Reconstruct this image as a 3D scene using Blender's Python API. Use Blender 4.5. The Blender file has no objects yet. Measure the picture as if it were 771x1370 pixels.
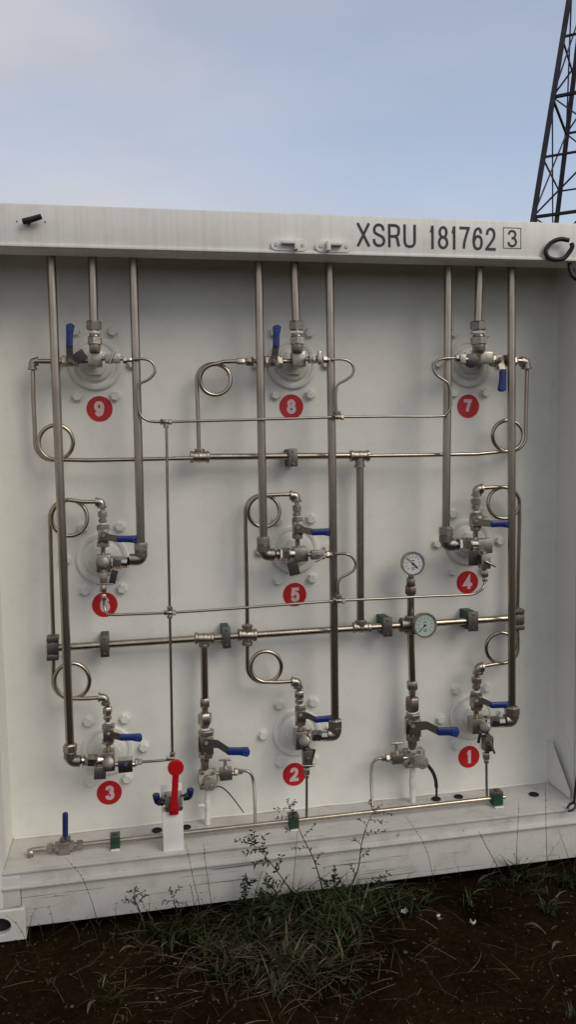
import bpy, bmesh, math, random
from mathutils import Vector, Matrix
random.seed(7)
R=math.radians
sc=bpy.context.scene
col=sc.collection

# ---------------------------------------------------------------- camera
CX,CY,CZ,YAW,PIT,ROL,FPX=0.6094,-2.8856,1.7445,0.1904,0.0822,-0.0196,1077.0
Fv=Vector((math.sin(YAW)*math.cos(PIT),math.cos(YAW)*math.cos(PIT),-math.sin(PIT)))
R0=Vector((math.cos(YAW),-math.sin(YAW),0)); U0=R0.cross(Fv)
Rv=R0*math.cos(ROL)+U0*math.sin(ROL); Uv=-R0*math.sin(ROL)+U0*math.cos(ROL)
Cv=Vector((CX,CY,CZ))
cd=bpy.data.cameras.new('camera'); cam=bpy.data.objects.new('camera',cd); col.objects.link(cam)
m=Matrix.Identity(4)
for i in range(3):
    m[i][0]=Rv[i]; m[i][1]=Uv[i]; m[i][2]=-Fv[i]; m[i][3]=Cv[i]
cam.matrix_world=m
cd.sensor_fit='VERTICAL'; cd.sensor_height=36; cd.lens=36*FPX/1370
cd.clip_start=.05; cd.clip_end=3000
sc.camera=cam

# ---------------------------------------------------------------- light
SUN_EL,SUN_AZ=38.0,142.0       # azimuth clockwise from +Y: behind the viewer, to the right
SKY_STR,SUN_STR,EXPO=0.12,0.80,0.68
w=bpy.data.worlds.new("World"); sc.world=w; w.use_nodes=True
nt=w.node_tree; nt.nodes.clear(); N=nt.nodes.new; L=nt.links.new
out=N('ShaderNodeOutputWorld'); bg=N('ShaderNodeBackground'); bg.inputs[1].default_value=SKY_STR
sky=N('ShaderNodeTexSky'); sky.sky_type='NISHITA'; sky.sun_disc=False
sky.sun_elevation=R(SUN_EL); sky.sun_rotation=R(SUN_AZ); sky.air_density=1.0; sky.dust_density=2.2; sky.ozone_density=1.4
tc=N('ShaderNodeTexCoord'); mp=N('ShaderNodeMapping'); mp.inputs['Location'].default_value=(1.30,0.35,0.30); mp.inputs['Scale'].default_value=(1.0,1.0,2.4)
mp.inputs['Rotation'].default_value=(0,R(-18),0)
nz=N('ShaderNodeTexNoise'); nz.inputs['Scale'].default_value=1.5; nz.inputs['Detail'].default_value=6; nz.inputs['Roughness'].default_value=.48
nz.inputs['Distortion'].default_value=.25
rp=N('ShaderNodeValToRGB'); rp.color_ramp.elements[0].position=.40; rp.color_ramp.elements[1].position=.66
rp.color_ramp.elements[0].color=(.20,)*3+(1,); rp.color_ramp.elements[1].color=(.90,)*3+(1,)
nz2=N('ShaderNodeTexNoise'); nz2.inputs['Scale'].default_value=3.2; nz2.inputs['Detail'].default_value=5
cr=N('ShaderNodeValToRGB'); cr.color_ramp.elements[0].color=(2.6,2.63,2.9,1); cr.color_ramp.elements[1].color=(3.3,3.28,3.5,1)
cr.color_ramp.elements[0].position=.3; cr.color_ramp.elements[1].position=.7
mx=N('ShaderNodeMix'); mx.data_type='RGBA'
veil=N('ShaderNodeMix'); veil.data_type='RGBA'; veil.blend_type='DARKEN'; veil.inputs[0].default_value=1; veil.inputs[7].default_value=(4.2,4.4,5.0,1)
hsv=N('ShaderNodeHueSaturation'); hsv.inputs['Saturation'].default_value=.80; hsv.inputs['Value'].default_value=1.0
L(tc.outputs['Generated'],mp.inputs[0]); L(mp.outputs[0],nz.inputs['Vector'])
sx=N('ShaderNodeSeparateXYZ'); L(tc.outputs['Generated'],sx.inputs[0]); mr=N('ShaderNodeMapRange'); mr.inputs[1].default_value=-.15; mr.inputs[2].default_value=.6; mr.inputs[3].default_value=.26; mr.inputs[4].default_value=-.06
L(sx.outputs[0],mr.inputs[0]); ad=N('ShaderNodeMath'); ad.operation='ADD'; L(nz.outputs[0],ad.inputs[0]); L(mr.outputs[0],ad.inputs[1]); L(ad.outputs[0],rp.inputs[0])
L(mp.outputs[0],nz2.inputs['Vector']); L(nz2.outputs[0],cr.inputs[0])
L(sky.outputs[0],hsv.inputs['Color']); L(hsv.outputs[0],veil.inputs[6]); L(veil.outputs[2],mx.inputs[6]); L(cr.outputs[0],mx.inputs[7]); L(rp.outputs[0],mx.inputs[0])
L(mx.outputs[2],bg.inputs[0]); L(bg.outputs[0],out.inputs[0])
sd=bpy.data.lights.new('sun','SUN'); sd.energy=SUN_STR; sd.angle=R(32); sd.color=(1,.92,.79)
so=bpy.data.objects.new('sun',sd); col.objects.link(so)
sv=Vector((math.sin(R(SUN_AZ))*math.cos(R(SUN_EL)),math.cos(R(SUN_AZ))*math.cos(R(SUN_EL)),math.sin(R(SUN_EL))))
so.rotation_euler=sv.to_track_quat('Z','Y').to_euler(); so.location=(3,-6,8)
sc.view_settings.view_transform='Standard'; sc.view_settings.look='None'; sc.view_settings.gamma=1
sc.view_settings.use_curve_mapping=False; sc.view_settings.exposure=EXPO

# ---------------------------------------------------------------- scene measures
D=0.28            # depth of the recessed panel behind the front frame
ZT,ZB,ZF,Z0=2.5704,2.4248,0.2457,0.0374
XL,XR=0.105,2.369
def ray(px,py): return Fv+Rv*((px-385.5)/FPX)-Uv*((py-685)/FPX)
def P(px,py,s=0.0):
    """point of the place at distance s in front of the recessed panel"""
    d=ray(px,py); t=(D-s-CY)/d.y; return Cv+d*t
def G(px,py,z=0.0):
    d=ray(px,py); t=(z-CZ)/d.z; return Cv+d*t
def K(px,py,s=0.0): return (P(px+1,py,s)-P(px,py,s)).length*.99

# ---------------------------------------------------------------- materials
def pm(name,colr,rough=.5,metal=0.0,spec=.5,vary=0.0,scale=8,bump=0.0,bscale=60,coat=0,stretch=None,col2=None):
    m=bpy.data.materials.new(name); m.use_nodes=True; t=m.node_tree; b=t.nodes['Principled BSDF']
    b.inputs['Base Color'].default_value=(*colr,1); b.inputs['Roughness'].default_value=rough; b.inputs['Metallic'].default_value=metal
    b.inputs['Specular IOR Level'].default_value=spec
    if coat: b.inputs['Coat Weight'].default_value=coat
    tcn=t.nodes.new('ShaderNodeTexCoord'); mpn=t.nodes.new('ShaderNodeMapping'); t.links.new(tcn.outputs['Object'],mpn.inputs[0])
    if stretch: mpn.inputs['Scale'].default_value=stretch
    if vary or col2:
        n=t.nodes.new('ShaderNodeTexNoise'); n.inputs['Scale'].default_value=scale; n.inputs['Detail'].default_value=6; n.inputs['Roughness'].default_value=.6
        t.links.new(mpn.outputs[0],n.inputs['Vector'])
        r=t.nodes.new('ShaderNodeValToRGB'); r.color_ramp.elements[0].position=.3; r.color_ramp.elements[1].position=.7
        c2=col2 or tuple(c*(1-vary) for c in colr)
        r.color_ramp.elements[0].color=(*c2,1); r.color_ramp.elements[1].color=(*colr,1)
        t.links.new(n.outputs[0],r.inputs[0]); t.links.new(r.outputs[0],b.inputs['Base Color'])
        rr=t.nodes.new('ShaderNodeMapRange'); rr.inputs[3].default_value=rough*1.25; rr.inputs[4].default_value=rough*.85
        t.links.new(n.outputs[0],rr.inputs[0]); t.links.new(rr.outputs[0],b.inputs['Roughness'])
    if bump:
        n2=t.nodes.new('ShaderNodeTexNoise'); n2.inputs['Scale'].default_value=bscale; n2.inputs['Detail'].default_value=5
        t.links.new(mpn.outputs[0],n2.inputs['Vector'])
        bp=t.nodes.new('ShaderNodeBump'); bp.inputs['Strength'].default_value=bump; bp.inputs['Distance'].default_value=.01
        t.links.new(n2.outputs[0],bp.inputs['Height']); t.links.new(bp.outputs[0],b.inputs['Normal'])
    return m
def paint(name,base,dirt=.12,streak=False,scratch=False,rough=.42):
    m=bpy.data.materials.new(name); m.use_nodes=True; t=m.node_tree; b=t.nodes['Principled BSDF']; n=t.nodes.new; l=t.links.new
    b.inputs['Roughness'].default_value=rough; b.inputs['Specular IOR Level'].default_value=.4
    tcn=n('ShaderNodeTexCoord')
    def noise(scale,det,vec,rg=.55):
        x=n('ShaderNodeTexNoise'); x.inputs['Scale'].default_value=scale; x.inputs['Detail'].default_value=det; x.inputs['Roughness'].default_value=rg
        l(vec,x.inputs['Vector']); return x.outputs[0]
    def ramp(v,p0,c0,p1,c1):
        r=n('ShaderNodeValToRGB'); r.color_ramp.elements[0].position=p0; r.color_ramp.elements[1].position=p1
        r.color_ramp.elements[0].color=(*c0,1); r.color_ramp.elements[1].color=(*c1,1); l(v,r.inputs[0]); return r.outputs[0]
    def mul(a,bb):
        x=n('ShaderNodeMix'); x.data_type='RGBA'; x.blend_type='MULTIPLY'; x.inputs[0].default_value=1; l(a,x.inputs[6]); l(bb,x.inputs[7]); return x.outputs[2]
    d=1-dirt
    c=ramp(noise(1.7,5,tcn.outputs['Object']),.3,tuple(x*(1-dirt*.6) for x in base),.7,base)
    c=mul(c,ramp(noise(14,8,tcn.outputs['Object'],.7),.28,(d,d*.985,d*.95),.5,(1,1,1)))
    if streak:
        mpn=n('ShaderNodeMapping'); mpn.inputs['Scale'].default_value=(60,4,1.1); l(tcn.outputs['Object'],mpn.inputs[0])
        c=mul(c,ramp(noise(1.0,3,mpn.outputs[0]),.35,(.93,.92,.905),.55,(1,1,1)))
    if scratch:
        mpn=n('ShaderNodeMapping'); mpn.inputs['Scale'].default_value=(1.1,30,80); l(tcn.outputs['Object'],mpn.inputs[0])
        c=mul(c,ramp(noise(1.6,5,mpn.outputs[0],.65),.355,(.28,.26,.24),.385,(1,1,1)))
        c=mul(c,ramp(noise(45,3,tcn.outputs['Object'],.5),.24,(.45,.42,.38),.29,(1,1,1)))
    l(c,b.inputs['Base Color'])
    bp=n('ShaderNodeBump'); bp.inputs['Strength'].default_value=.10; bp.inputs['Distance'].default_value=.01
    l(noise(9,4,tcn.outputs['Object']),bp.inputs['Height']); l(bp.outputs[0],b.inputs['Normal'])
    return m
WHITE=(.76,.758,.69)
M={}
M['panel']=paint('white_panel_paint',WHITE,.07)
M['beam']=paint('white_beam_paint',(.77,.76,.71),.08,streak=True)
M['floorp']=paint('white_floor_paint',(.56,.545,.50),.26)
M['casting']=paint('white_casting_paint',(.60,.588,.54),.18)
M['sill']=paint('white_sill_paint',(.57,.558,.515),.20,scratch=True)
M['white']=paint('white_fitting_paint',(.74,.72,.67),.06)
M['steel']=pm('satin_steel',(.50,.445,.355),.27,1,vary=.38,scale=5,bump=.05,bscale=25,stretch=(3,3,.8))
M['fit']=pm('forged_steel',(.48,.435,.36),.36,1,vary=.35,scale=30,bump=.10,bscale=120)
M['dark']=pm('dull_dark_steel',(.28,.255,.215),.42,1,vary=.35,scale=30,bump=.10,bscale=110)
M['bright']=pm('polished_steel',(.60,.57,.51),.24,1,vary=.15,scale=20)
M['thin']=pm('thin_tube_steel',(.42,.39,.33),.32,1,vary=.3,scale=14)
M['blue']=pm('blue_vinyl',(.006,.022,.16),.38,vary=.25,scale=40)
M['bluel']=pm('blue_emblem',(.05,.09,.34),.4)
M['navy']=pm('dark_blue_grip',(.015,.02,.11),.4,vary=.2,scale=30)
M['black']=pm('black_rubber',(.010,.010,.011),.55,vary=.3,scale=30,bump=.2,bscale=80)
M['plastic']=pm('black_plastic',(.008,.009,.014),.35)
M['tag']=pm('black_tag',(.035,.032,.028),.45,vary=.3,scale=40)
M['red']=pm('red_label',(.50,.010,.014),.38,vary=.10,scale=20)
M['redp']=pm('red_lever_paint',(.47,.006,.010),.35,vary=.12,scale=20)
M['num']=pm('pale_numeral',(.66,.50,.50),.4)
M['letter']=pm('black_lettering',(.012,.012,.012),.5)
M['green']=pm('green_clamp_plastic',(.006,.055,.030),.45,vary=.4,scale=30)
M['dial']=pm('white_dial',(.62,.64,.63),.25,vary=.08,scale=60)
M['dialg']=pm('greenish_dial',(.44,.52,.47),.2,vary=.12,scale=50)
M['hole']=pm('painted_hole_dark',(.006,.006,.006),.8)  # near-black colour standing in for the shade inside holes
M['brass']=pm('worn_alloy',(.42,.40,.33),.4,.7,vary=.3,scale=60,bump=.1)
M['redsteel']=pm('reddish_steel',(.27,.215,.18),.42,.9,vary=.3,scale=30)
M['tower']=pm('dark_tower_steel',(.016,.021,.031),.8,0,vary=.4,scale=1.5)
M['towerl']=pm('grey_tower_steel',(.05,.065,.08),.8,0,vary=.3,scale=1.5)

# ---------------------------------------------------------------- building helpers
WO={}
def link(o,parent=None,loc=(0,0,0)):
    col.objects.link(o)
    if parent is not None:
        o.parent=parent; WO[o.name]=WO[parent.name].copy()
    else: o.location=loc; WO[o.name]=Vector(loc)
    return o
GROUPS={}
def thing(name,label,cat,loc=(0,0,0),group=None):
    o=bpy.data.objects.new(name,None); o.empty_display_size=.05; link(o,None,loc)
    o['label']=label; o['category']=cat
    if group: o['group']=group
    return o
def tag(o,label,cat,group=None,kind=None):
    if label: o['label']=label
    if cat: o['category']=cat
    if group: o['group']=group
    if kind: o['kind']=kind
    return o
class MB:
    def __init__(s): s.bm=bmesh.new()
    def frame(s,ax):
        ax=ax.normalized(); ref=Vector((0,-1,0)) if abs(ax.y)<.8 else Vector((0,0,1))
        u=(ref-ax*ref.dot(ax)).normalized(); return u,ax.cross(u)
    def lathe(s,p,q,prof,seg=18,phase=0.0,caps=True):
        p=Vector(p);q=Vector(q);ax=q-p;u,v=s.frame(ax);rings=[]
        for t,r in prof:
            c=p+ax*t
            rings.append([s.bm.verts.new(c+(u*math.cos(2*math.pi*(i+phase)/seg)+v*math.sin(2*math.pi*(i+phase)/seg))*r) for i in range(seg)])
        for a,b in zip(rings,rings[1:]):
            for i in range(seg): s.bm.faces.new((a[i],a[(i+1)%seg],b[(i+1)%seg],b[i]))
        if caps:
            s.bm.faces.new(rings[0][::-1]); s.bm.faces.new(rings[-1])
        return s
    def cyl(s,p,q,r,r2=None,seg=18):
        return s.lathe(p,q,[(0,r),(1,r if r2 is None else r2)],seg)
    def ccyl(s,p,q,r,ch=.12,seg=18):
        return s.lathe(p,q,[(0,r*.86),(ch,r),(1-ch,r),(1,r*.86)],seg)
    def hexn(s,p,q,r,phase=.3):
        return s.lathe(p,q,[(0,r*.84),(.13,r),(.87,r),(1,r*.84)],6,phase)
    def box(s,c,size,rot=None,bev=0.0):
        c=Vector(c); bm2=bmesh.new(); bmesh.ops.create_cube(bm2,size=1)
        for v in bm2.verts: v.co=Vector((v.co.x*size[0],v.co.y*size[1],v.co.z*size[2]))
        if bev: bmesh.ops.bevel(bm2,geom=bm2.edges[:],offset=bev,segments=2,affect='EDGES',profile=.6)
        mm={}
        for v in bm2.verts:
            co=v.co.copy()
            if rot is not None: co=rot@co
            mm[v]=s.bm.verts.new(co+c)
        for f in bm2.faces: s.bm.faces.new([mm[v] for v in f.verts])
        bm2.free(); return s
    def sphere(s,c,r,sc3=(1,1,1),seg=14):
        bm2=bmesh.new(); bmesh.ops.create_uvsphere(bm2,u_segments=seg,v_segments=seg//2+2,radius=r)
        mm={v:s.bm.verts.new(Vector(c)+Vector((v.co.x*sc3[0],v.co.y*sc3[1],v.co.z*sc3[2]))) for v in bm2.verts}
        for f in bm2.faces: s.bm.faces.new([mm[v] for v in f.verts])
        bm2.free(); return s
    def sweep(s,pts,r,seg=10,closed=False):
        pts=[Vector(p) for p in pts]; n=len(pts); rings=[]
        rr=r if callable(r) else (lambda t:r)
        prev=None
        for i,p in enumerate(pts):
            if closed: t=(pts[(i+1)%n]-pts[i-1])
            else: t=pts[min(i+1,n-1)]-pts[max(i-1,0)]
            t.normalize()
            if prev is None: u,_=s.frame(t)
            else: u=(prev-t*prev.dot(t)).normalized()
            prev=u; v=t.cross(u); ra=rr(i/(n-1))
            rings.append([s.bm.verts.new(p+(u*math.cos(2*math.pi*k/seg)+v*math.sin(2*math.pi*k/seg))*ra) for k in range(seg)])
        for a,b in zip(rings,rings[1:]):
            for k in range(seg): s.bm.faces.new((a[k],a[(k+1)%seg],b[(k+1)%seg],b[k]))
        if closed:
            a,b=rings[-1],rings[0]
            for k in range(seg): s.bm.faces.new((a[k],a[(k+1)%seg],b[(k+1)%seg],b[k]))
        else:
            s.bm.faces.new(rings[0][::-1]); s.bm.faces.new(rings[-1])
        return s
    def prism(s,poly,y0,y1,center=None):
        """poly: list of (x,z); extruded from y0 to y1"""
        a=[s.bm.verts.new((x,y0,z)) for x,z in poly]; b=[s.bm.verts.new((x,y1,z)) for x,z in poly]
        n=len(poly); s.bm.faces.new(a); s.bm.faces.new(b[::-1])
        for i in range(n): s.bm.faces.new((a[i],b[i],b[(i+1)%n],a[(i+1)%n]))
        return s
    def build(s,name,mat,parent=None,angle=38,loc=(0,0,0)):
        me=bpy.data.meshes.new(name)
        off=WO[parent.name] if parent is not None else Vector(loc)
        for v in s.bm.verts: v.co-=off
        bmesh.ops.recalc_face_normals(s.bm,faces=s.bm.faces[:])
        s.bm.to_mesh(me); s.bm.free()
        for p in me.polygons: p.use_smooth=True
        me.set_sharp_from_angle(angle=R(angle))
        me.materials.append(mat)
        o=bpy.data.objects.new(name,me); return link(o,parent,loc)
def fillet(pts,rad,n=6):
    pts=[Vector(p) for p in pts]; o=[pts[0]]
    for a,b,c in zip(pts,pts[1:],pts[2:]):
        d1=(a-b);d2=(c-b); l=min(rad,d1.length*.48,d2.length*.48)
        p=b+d1.normalized()*l; q=b+d2.normalized()*l
        for i in range(n+1):
            t=i/n; o.append(p*(1-t)**2+b*2*t*(1-t)+q*t*t)
    o.append(pts[-1]); return o
def smooth_path(pts,n=5):
    pts=[Vector(p) for p in pts]; o=[]
    e=[pts[0]*2-pts[1]]+pts+[pts[-1]*2-pts[-2]]
    for i in range(1,len(e)-2):
        for k in range(n):
            t=k/n; a,b,c,d=e[i-1],e[i],e[i+1],e[i+2]
            o.append(.5*((2*b)+(c-a)*t+(2*a-5*b+4*c-d)*t*t+(3*b-a-3*c+d)*t**3))
    o.append(pts[-1]); return o
GL={
'X':[('l',[(0,1),(1,0)]),('l',[(0,0),(1,1)])],
'S':[('s',[(.95,.73),(.88,.89),(.70,.98),(.5,1),(.26,.97),(.09,.87),(.05,.73),(.16,.60),(.5,.51),(.84,.42),(.99,.28),(.93,.11),(.72,.02),(.5,0),(.25,.03),(.07,.14),(0,.31)])],
'R':[('l',[(0,0),(0,1),(.45,1)]),('s',[(.42,1),(.7,.98),(.92,.88),(.94,.74),(.9,.60),(.70,.49),(.42,.47)]),('l',[(.45,.47),(0,.47)]),('s',[(.52,.47),(.72,.42),(.82,.28),(.88,.10),(.98,0)])],
'U':[('l',[(0,1),(0,.34)]),('s',[(0,.36),(.03,.17),(.2,.03),(.5,0),(.8,.03),(.97,.17),(1,.36)]),('l',[(1,.34),(1,1)])],
'1':[('s',[(.02,.74),(.28,.80),(.5,.98)]),('l',[(.58,1),(.58,0)])],
'2':[('s',[(.04,.71),(.13,.90),(.45,1),(.82,.93),(.96,.73),(.84,.52),(.46,.28),(.12,.10),(0,0)]),('l',[(-.02,0),(1,0)])],
'3':[('s',[(.05,.76),(.18,.93),(.48,1),(.82,.92),(.92,.75),(.78,.58),(.45,.53)]),('s',[(.45,.53),(.82,.48),(1,.28),(.85,.07),(.5,0),(.16,.06),(0,.26)])],
'4':[('l',[(.74,0),(.74,1),(0,.28),(1.04,.28)])],
'5':[('l',[(.92,1),(.22,1),(.1,.50)]),('s',[(.1,.50),(.3,.62),(.58,.64),(.88,.53),(1,.31),(.88,.09),(.5,0),(.15,.06),(0,.24)])],
'6':[('s',[(.93,.76),(.82,.93),(.55,1),(.2,.88),(.03,.56),(0,.32),(.14,.08),(.5,0),(.86,.08),(1,.31),(.87,.54),(.52,.62),(.18,.52),(.03,.34)])],
'7':[('l',[(0,1),(1,1)]),('s',[(1,1),(.68,.62),(.46,.28),(.38,0)])],
'8':[('e',(.5,.76,.42,.24)),('e',(.5,.26,.5,.26))]}
GL['9']=[('s',[(1-x,1-y) for x,y in GL['6'][0][1]])]
def glyph(mb,ch,x0,x1,z0,z1,w_,y,thick):
    for si,(kd,dat) in enumerate(GL[ch]):
        m_=lambda p:Vector((x0+w_/2+p[0]*(x1-x0-w_),0,z0+w_/2+p[1]*(z1-z0-w_)))
        cl=False
        if kd=='l': pts=[m_(p) for p in dat]
        elif kd=='s': pts=smooth_path([m_(p) for p in dat],6)
        else:
            cl=True; pts=[m_((dat[0]+dat[2]*math.cos(2*math.pi*i/40),dat[1]+dat[3]*math.sin(2*math.pi*i/40))) for i in range(40)]
        if kd=='l':
            for e,o_ in ((0,1),(-1,-2)):
                d=(pts[e]-pts[o_]).normalized()
                if abs(d.z)>.9 or abs(d.x)>.9: pts[e]=pts[e]+d*w_/2*(1 if ch in 'X147URZ235' else 1)
                elif ch=='X': pts[e]=pts[e]+d*w_*.5
        n=len(pts); rows=[]
        for i,p in enumerate(pts):
            a=pts[i-1] if (i>0 or cl) else None; b=pts[(i+1)%n] if (i<n-1 or cl) else None
            d1=(p-a).normalized() if a is not None else (b-p).normalized(); d2=(b-p).normalized() if b is not None else d1
            t=(d1+d2).normalized(); nn=Vector((-t.z,0,t.x)); c=max(.4,t.dot(d1)); h=w_/2/c
            yy=y-si*.00015-i/n*.00011
            rows.append([mb.bm.verts.new((p.x+sx*nn.x*h,yy-sy*thick,p.z+sx*nn.z*h)) for sx,sy in ((-1,0),(1,0),(1,1),(-1,1))])
        pr=list(zip(rows,rows[1:]))+([(rows[-1],rows[0])] if cl else [])
        for q,r in pr:
            for k in range(4): mb.bm.faces.new((q[k],q[(k+1)%4],r[(k+1)%4],r[k]))
        if not cl: mb.bm.faces.new(rows[0][::-1]); mb.bm.faces.new(rows[-1])
def text_obj(txt,x0,x1,z0,z1,y,mat,name,parent,stroke=.1,thick=.0006,gap=.22):
    """letters drawn as strokes; stroke = stem width as a share of the height"""
    h=z1-z0; wts=[.55 if c=='1' else 1.0 for c in txt]; tot=sum(wts)+gap*(len(txt)-1); u=(x1-x0)/tot; x=x0; mb=MB()
    for c,w_ in zip(txt,wts):
        glyph(mb,c,x,x+u*w_,z0,z1,h*stroke,y,thick); x+=u*(w_+gap)
    return mb.build(name,mat,parent,angle=20)
def oval(cx,cz,rx,rz,n=32,ph=0): return [(cx+rx*math.cos(2*math.pi*(i+.5)/n+ph),cz+rz*math.sin(2*math.pi*(i+.5)/n+ph)) for i in range(n)]
def rect_ring(x0,x1,z0,z1,cx,cz,n=32):
    o=[]
    for i in range(n):
        a=2*math.pi*(i+.5)/n; c,s_=math.cos(a),math.sin(a)
        tx=((x1-cx) if c>0 else (cx-x0))/max(abs(c),1e-6); tz=((z1-cz) if s_>0 else (cz-z0))/max(abs(s_),1e-6)
        t=min(tx,tz); o.append((cx+c*t,cz+s_*t))
    for X in (x0,x1):
        for Z in (z0,z1):
            k=min(range(n),key=lambda i:(o[i][0]-X)**2+(o[i][1]-Z)**2); o[k]=(X,Z)
    return o

# ---------------------------------------------------------------- ground
def soil_mat():
    m=bpy.data.materials.new('dark_soil'); m.use_nodes=True; t=m.node_tree; b=t.nodes['Principled BSDF']; n=t.nodes.new; l=t.links.new
    tcn=n('ShaderNodeTexCoord')
    def noise(scale,det,rg=.6):
        x=n('ShaderNodeTexNoise'); x.inputs['Scale'].default_value=scale; x.inputs['Detail'].default_value=det; x.inputs['Roughness'].default_value=rg
        l(tcn.outputs['Object'],x.inputs['Vector']); return x.outputs[0]
    r=n('ShaderNodeValToRGB'); e=r.color_ramp.elements; e[0].position=.3; e[1].position=.72
    e[0].color=(.006,.0042,.0019,1); e[1].color=(.028,.019,.0082,1)
    l(noise(2.6,8,.65),r.inputs[0])
    r2=n('ShaderNodeValToRGB'); e=r2.color_ramp.elements; e[0].position=.35; e[1].position=.7; e[0].color=(.45,.45,.45,1); e[1].color=(1.35,1.3,1.2,1)
    l(noise(55,8,.75),r2.inputs[0])
    mxx=n('ShaderNodeMix'); mxx.data_type='RGBA'; mxx.blend_type='MULTIPLY'; mxx.inputs[0].default_value=1
    l(r.outputs[0],mxx.inputs[6]); l(r2.outputs[0],mxx.inputs[7]); l(mxx.outputs[2],b.inputs['Base Color'])
    b.inputs['Roughness'].default_value=1; b.inputs['Specular IOR Level'].default_value=.0
    bp=n('ShaderNodeBump'); bp.inputs['Strength'].default_value=.7; bp.inputs['Distance'].default_value=.02
    l(noise(38,8,.7),bp.inputs['Height']); l(bp.outputs[0],b.inputs['Normal'])
    return m
M['soil']=soil_mat()
from mathutils import noise as mn
def gh(x,y):
    e=max(0,min(1,(min(x+1.6,4.1-x,y+3.0,1.0-y))/.6))
    h=mn.noise(Vector((x*2.2,y*2.2,0)))*.022+mn.noise(Vector((x*9,y*9,3)))*.010+mn.noise(Vector((x*30,y*30,7)))*.004
    h-=.012
    if y>-.02: h=min(h,-.006)
    return h*e-.0*(1-e)
def ground():
    mb=MB(); bm=mb.bm
    def axis(lo,hi,step,far):
        a=[];v=lo
        while v<hi+1e-6: a.append(v); v+=step
        g=step; left=[];v=lo
        while v>-far: g*=1.7; v-=g; left.append(v)
        g=step; right=[];v=a[-1]
        while v<far: g*=1.7; v+=g; right.append(v)
        return left[::-1]+a+right
    xs=axis(-1.5,4.0,.025,900); ys=axis(-2.0,.6,.025,900)
    vv=[[bm.verts.new((x,y,gh(x,y) if -1.6<x<4.1 and -3<y<1 else 0)) for x in xs] for y in ys]
    for j in range(len(ys)-1):
        for i in range(len(xs)-1): bm.faces.new((vv[j][i],vv[j][i+1],vv[j+1][i+1],vv[j+1][i]))
    o=mb.build('ground',M['soil'],angle=80); tag(o,'dark brown bare soil',None,kind='structure')
ground()

# ---------------------------------------------------------------- container
cont=thing('tube_container','white steel container end frame with a recessed panel full of piping','container',(1.219,0.14,0))
W=2.565; LEN=6.06
# recessed end panel
mb=MB(); mb.box(((XL+XR)/2,D+.004,(ZF+ZT)/2-.02),(XR-XL,.008,ZT-ZF+.0)); mb.build('end_panel',M['panel'],cont)
# top beam: hollow look, front face, underside lip
mb=MB(); mb.box((W/2,.055,(ZB+ZT)/2),(W-.36+.03,.11,ZT-ZB),bev=.006)
tb=mb.build('top_beam',M['beam'],cont)
mb=MB(); mb.box((W/2,-.002,ZB+.008),(W-.34,.008,.010),bev=.002); mb.build('weld_lip',M['beam'],tb)
# roof
mb=MB(); mb.box((W/2,LEN/2+.05,ZT-.012),(W-.16,LEN-.11,.016)); 
mb.build('roof',M['panel'],cont)
# bottom beam + ledges + floor
zl=.192
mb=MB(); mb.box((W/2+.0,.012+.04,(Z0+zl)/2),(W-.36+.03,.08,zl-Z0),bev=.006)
bbm=mb.build('bottom_beam',M['sill'],cont)
for x0_,x1_ in ((.02,.164),(W-.164,W-.02)):
    mb=MB(); mb.box(((x0_+x1_)/2,.035,(.119+ZF-.01)/2),(x1_-x0_,.062,ZF-.01-.119),bev=.004); mb.build('corner_infill',M['sill'],cont)
mb=MB(); mb.box((W/2,.028,(zl+ZF)/2-.002),(W-.20,.024,ZF-zl+.008)); mb.build('sill_step',M['sill'],bbm)
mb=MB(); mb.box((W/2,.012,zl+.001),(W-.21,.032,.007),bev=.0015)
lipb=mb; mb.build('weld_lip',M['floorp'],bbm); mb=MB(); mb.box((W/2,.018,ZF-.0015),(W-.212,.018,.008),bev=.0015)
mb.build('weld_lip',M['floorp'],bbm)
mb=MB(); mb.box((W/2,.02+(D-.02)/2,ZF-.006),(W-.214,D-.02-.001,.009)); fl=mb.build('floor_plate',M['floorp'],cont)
# weld bead at the foot of the panel
mb=MB(); mb.sweep([(x/20*(XR-XL-.01)+XL+.005,D-.004,ZF+.001+.002*math.sin(x*3)) for x in range(21)],.005,6); mb.build('weld_bead',M['white'],cont)
# corner posts
for nm,x0,x1 in (('l',0.0,XL),('r',2.405,W)):
    mb=MB(); mb.box(((x0+x1)/2,.055,1.295),(x1-x0,.11,2.59-.24),bev=.008); mb.build('corner_post',M['beam'],cont)
    mb=MB(); mb.box(((x0+x1)/2,LEN-.055,1.295),(x1-x0,.11,2.59-.24),bev=.008); mb.build('corner_post',M['beam'],cont)
# inner side faces of the recess
mb=MB(); mb.box((XL-.003,.11+(D-.11)/2,(ZF+ZT)/2-.02),(.006,D-.11,ZT-ZF-.03)); mb.build('recess_side',M['panel'],cont)
mb=MB()
prof=[(XR,D),(XR+.014,D-.02),(XR+.020,D-.07),(XR+.020,.112),(XR+.034,.112),(XR+.034,D+.004),(XR,D+.004)]
a=[mb.bm.verts.new((x,y,ZF-.004)) for x,y in prof]; b=[mb.bm.verts.new((x,y,ZT-.02)) for x,y in prof]
mb.bm.faces.new(a[::-1]); mb.bm.faces.new(b)
for i in range(len(prof)): mb.bm.faces.new((a[i],a[(i+1)%len(prof)],b[(i+1)%len(prof)],b[i]))
mb.build('recess_side',M['panel'],cont,angle=20)
mb=MB(); mb.box((2.398,.055,1.38),(.012,.10,2.2)); mb.build('post_flange',M['beam'],cont)
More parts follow.
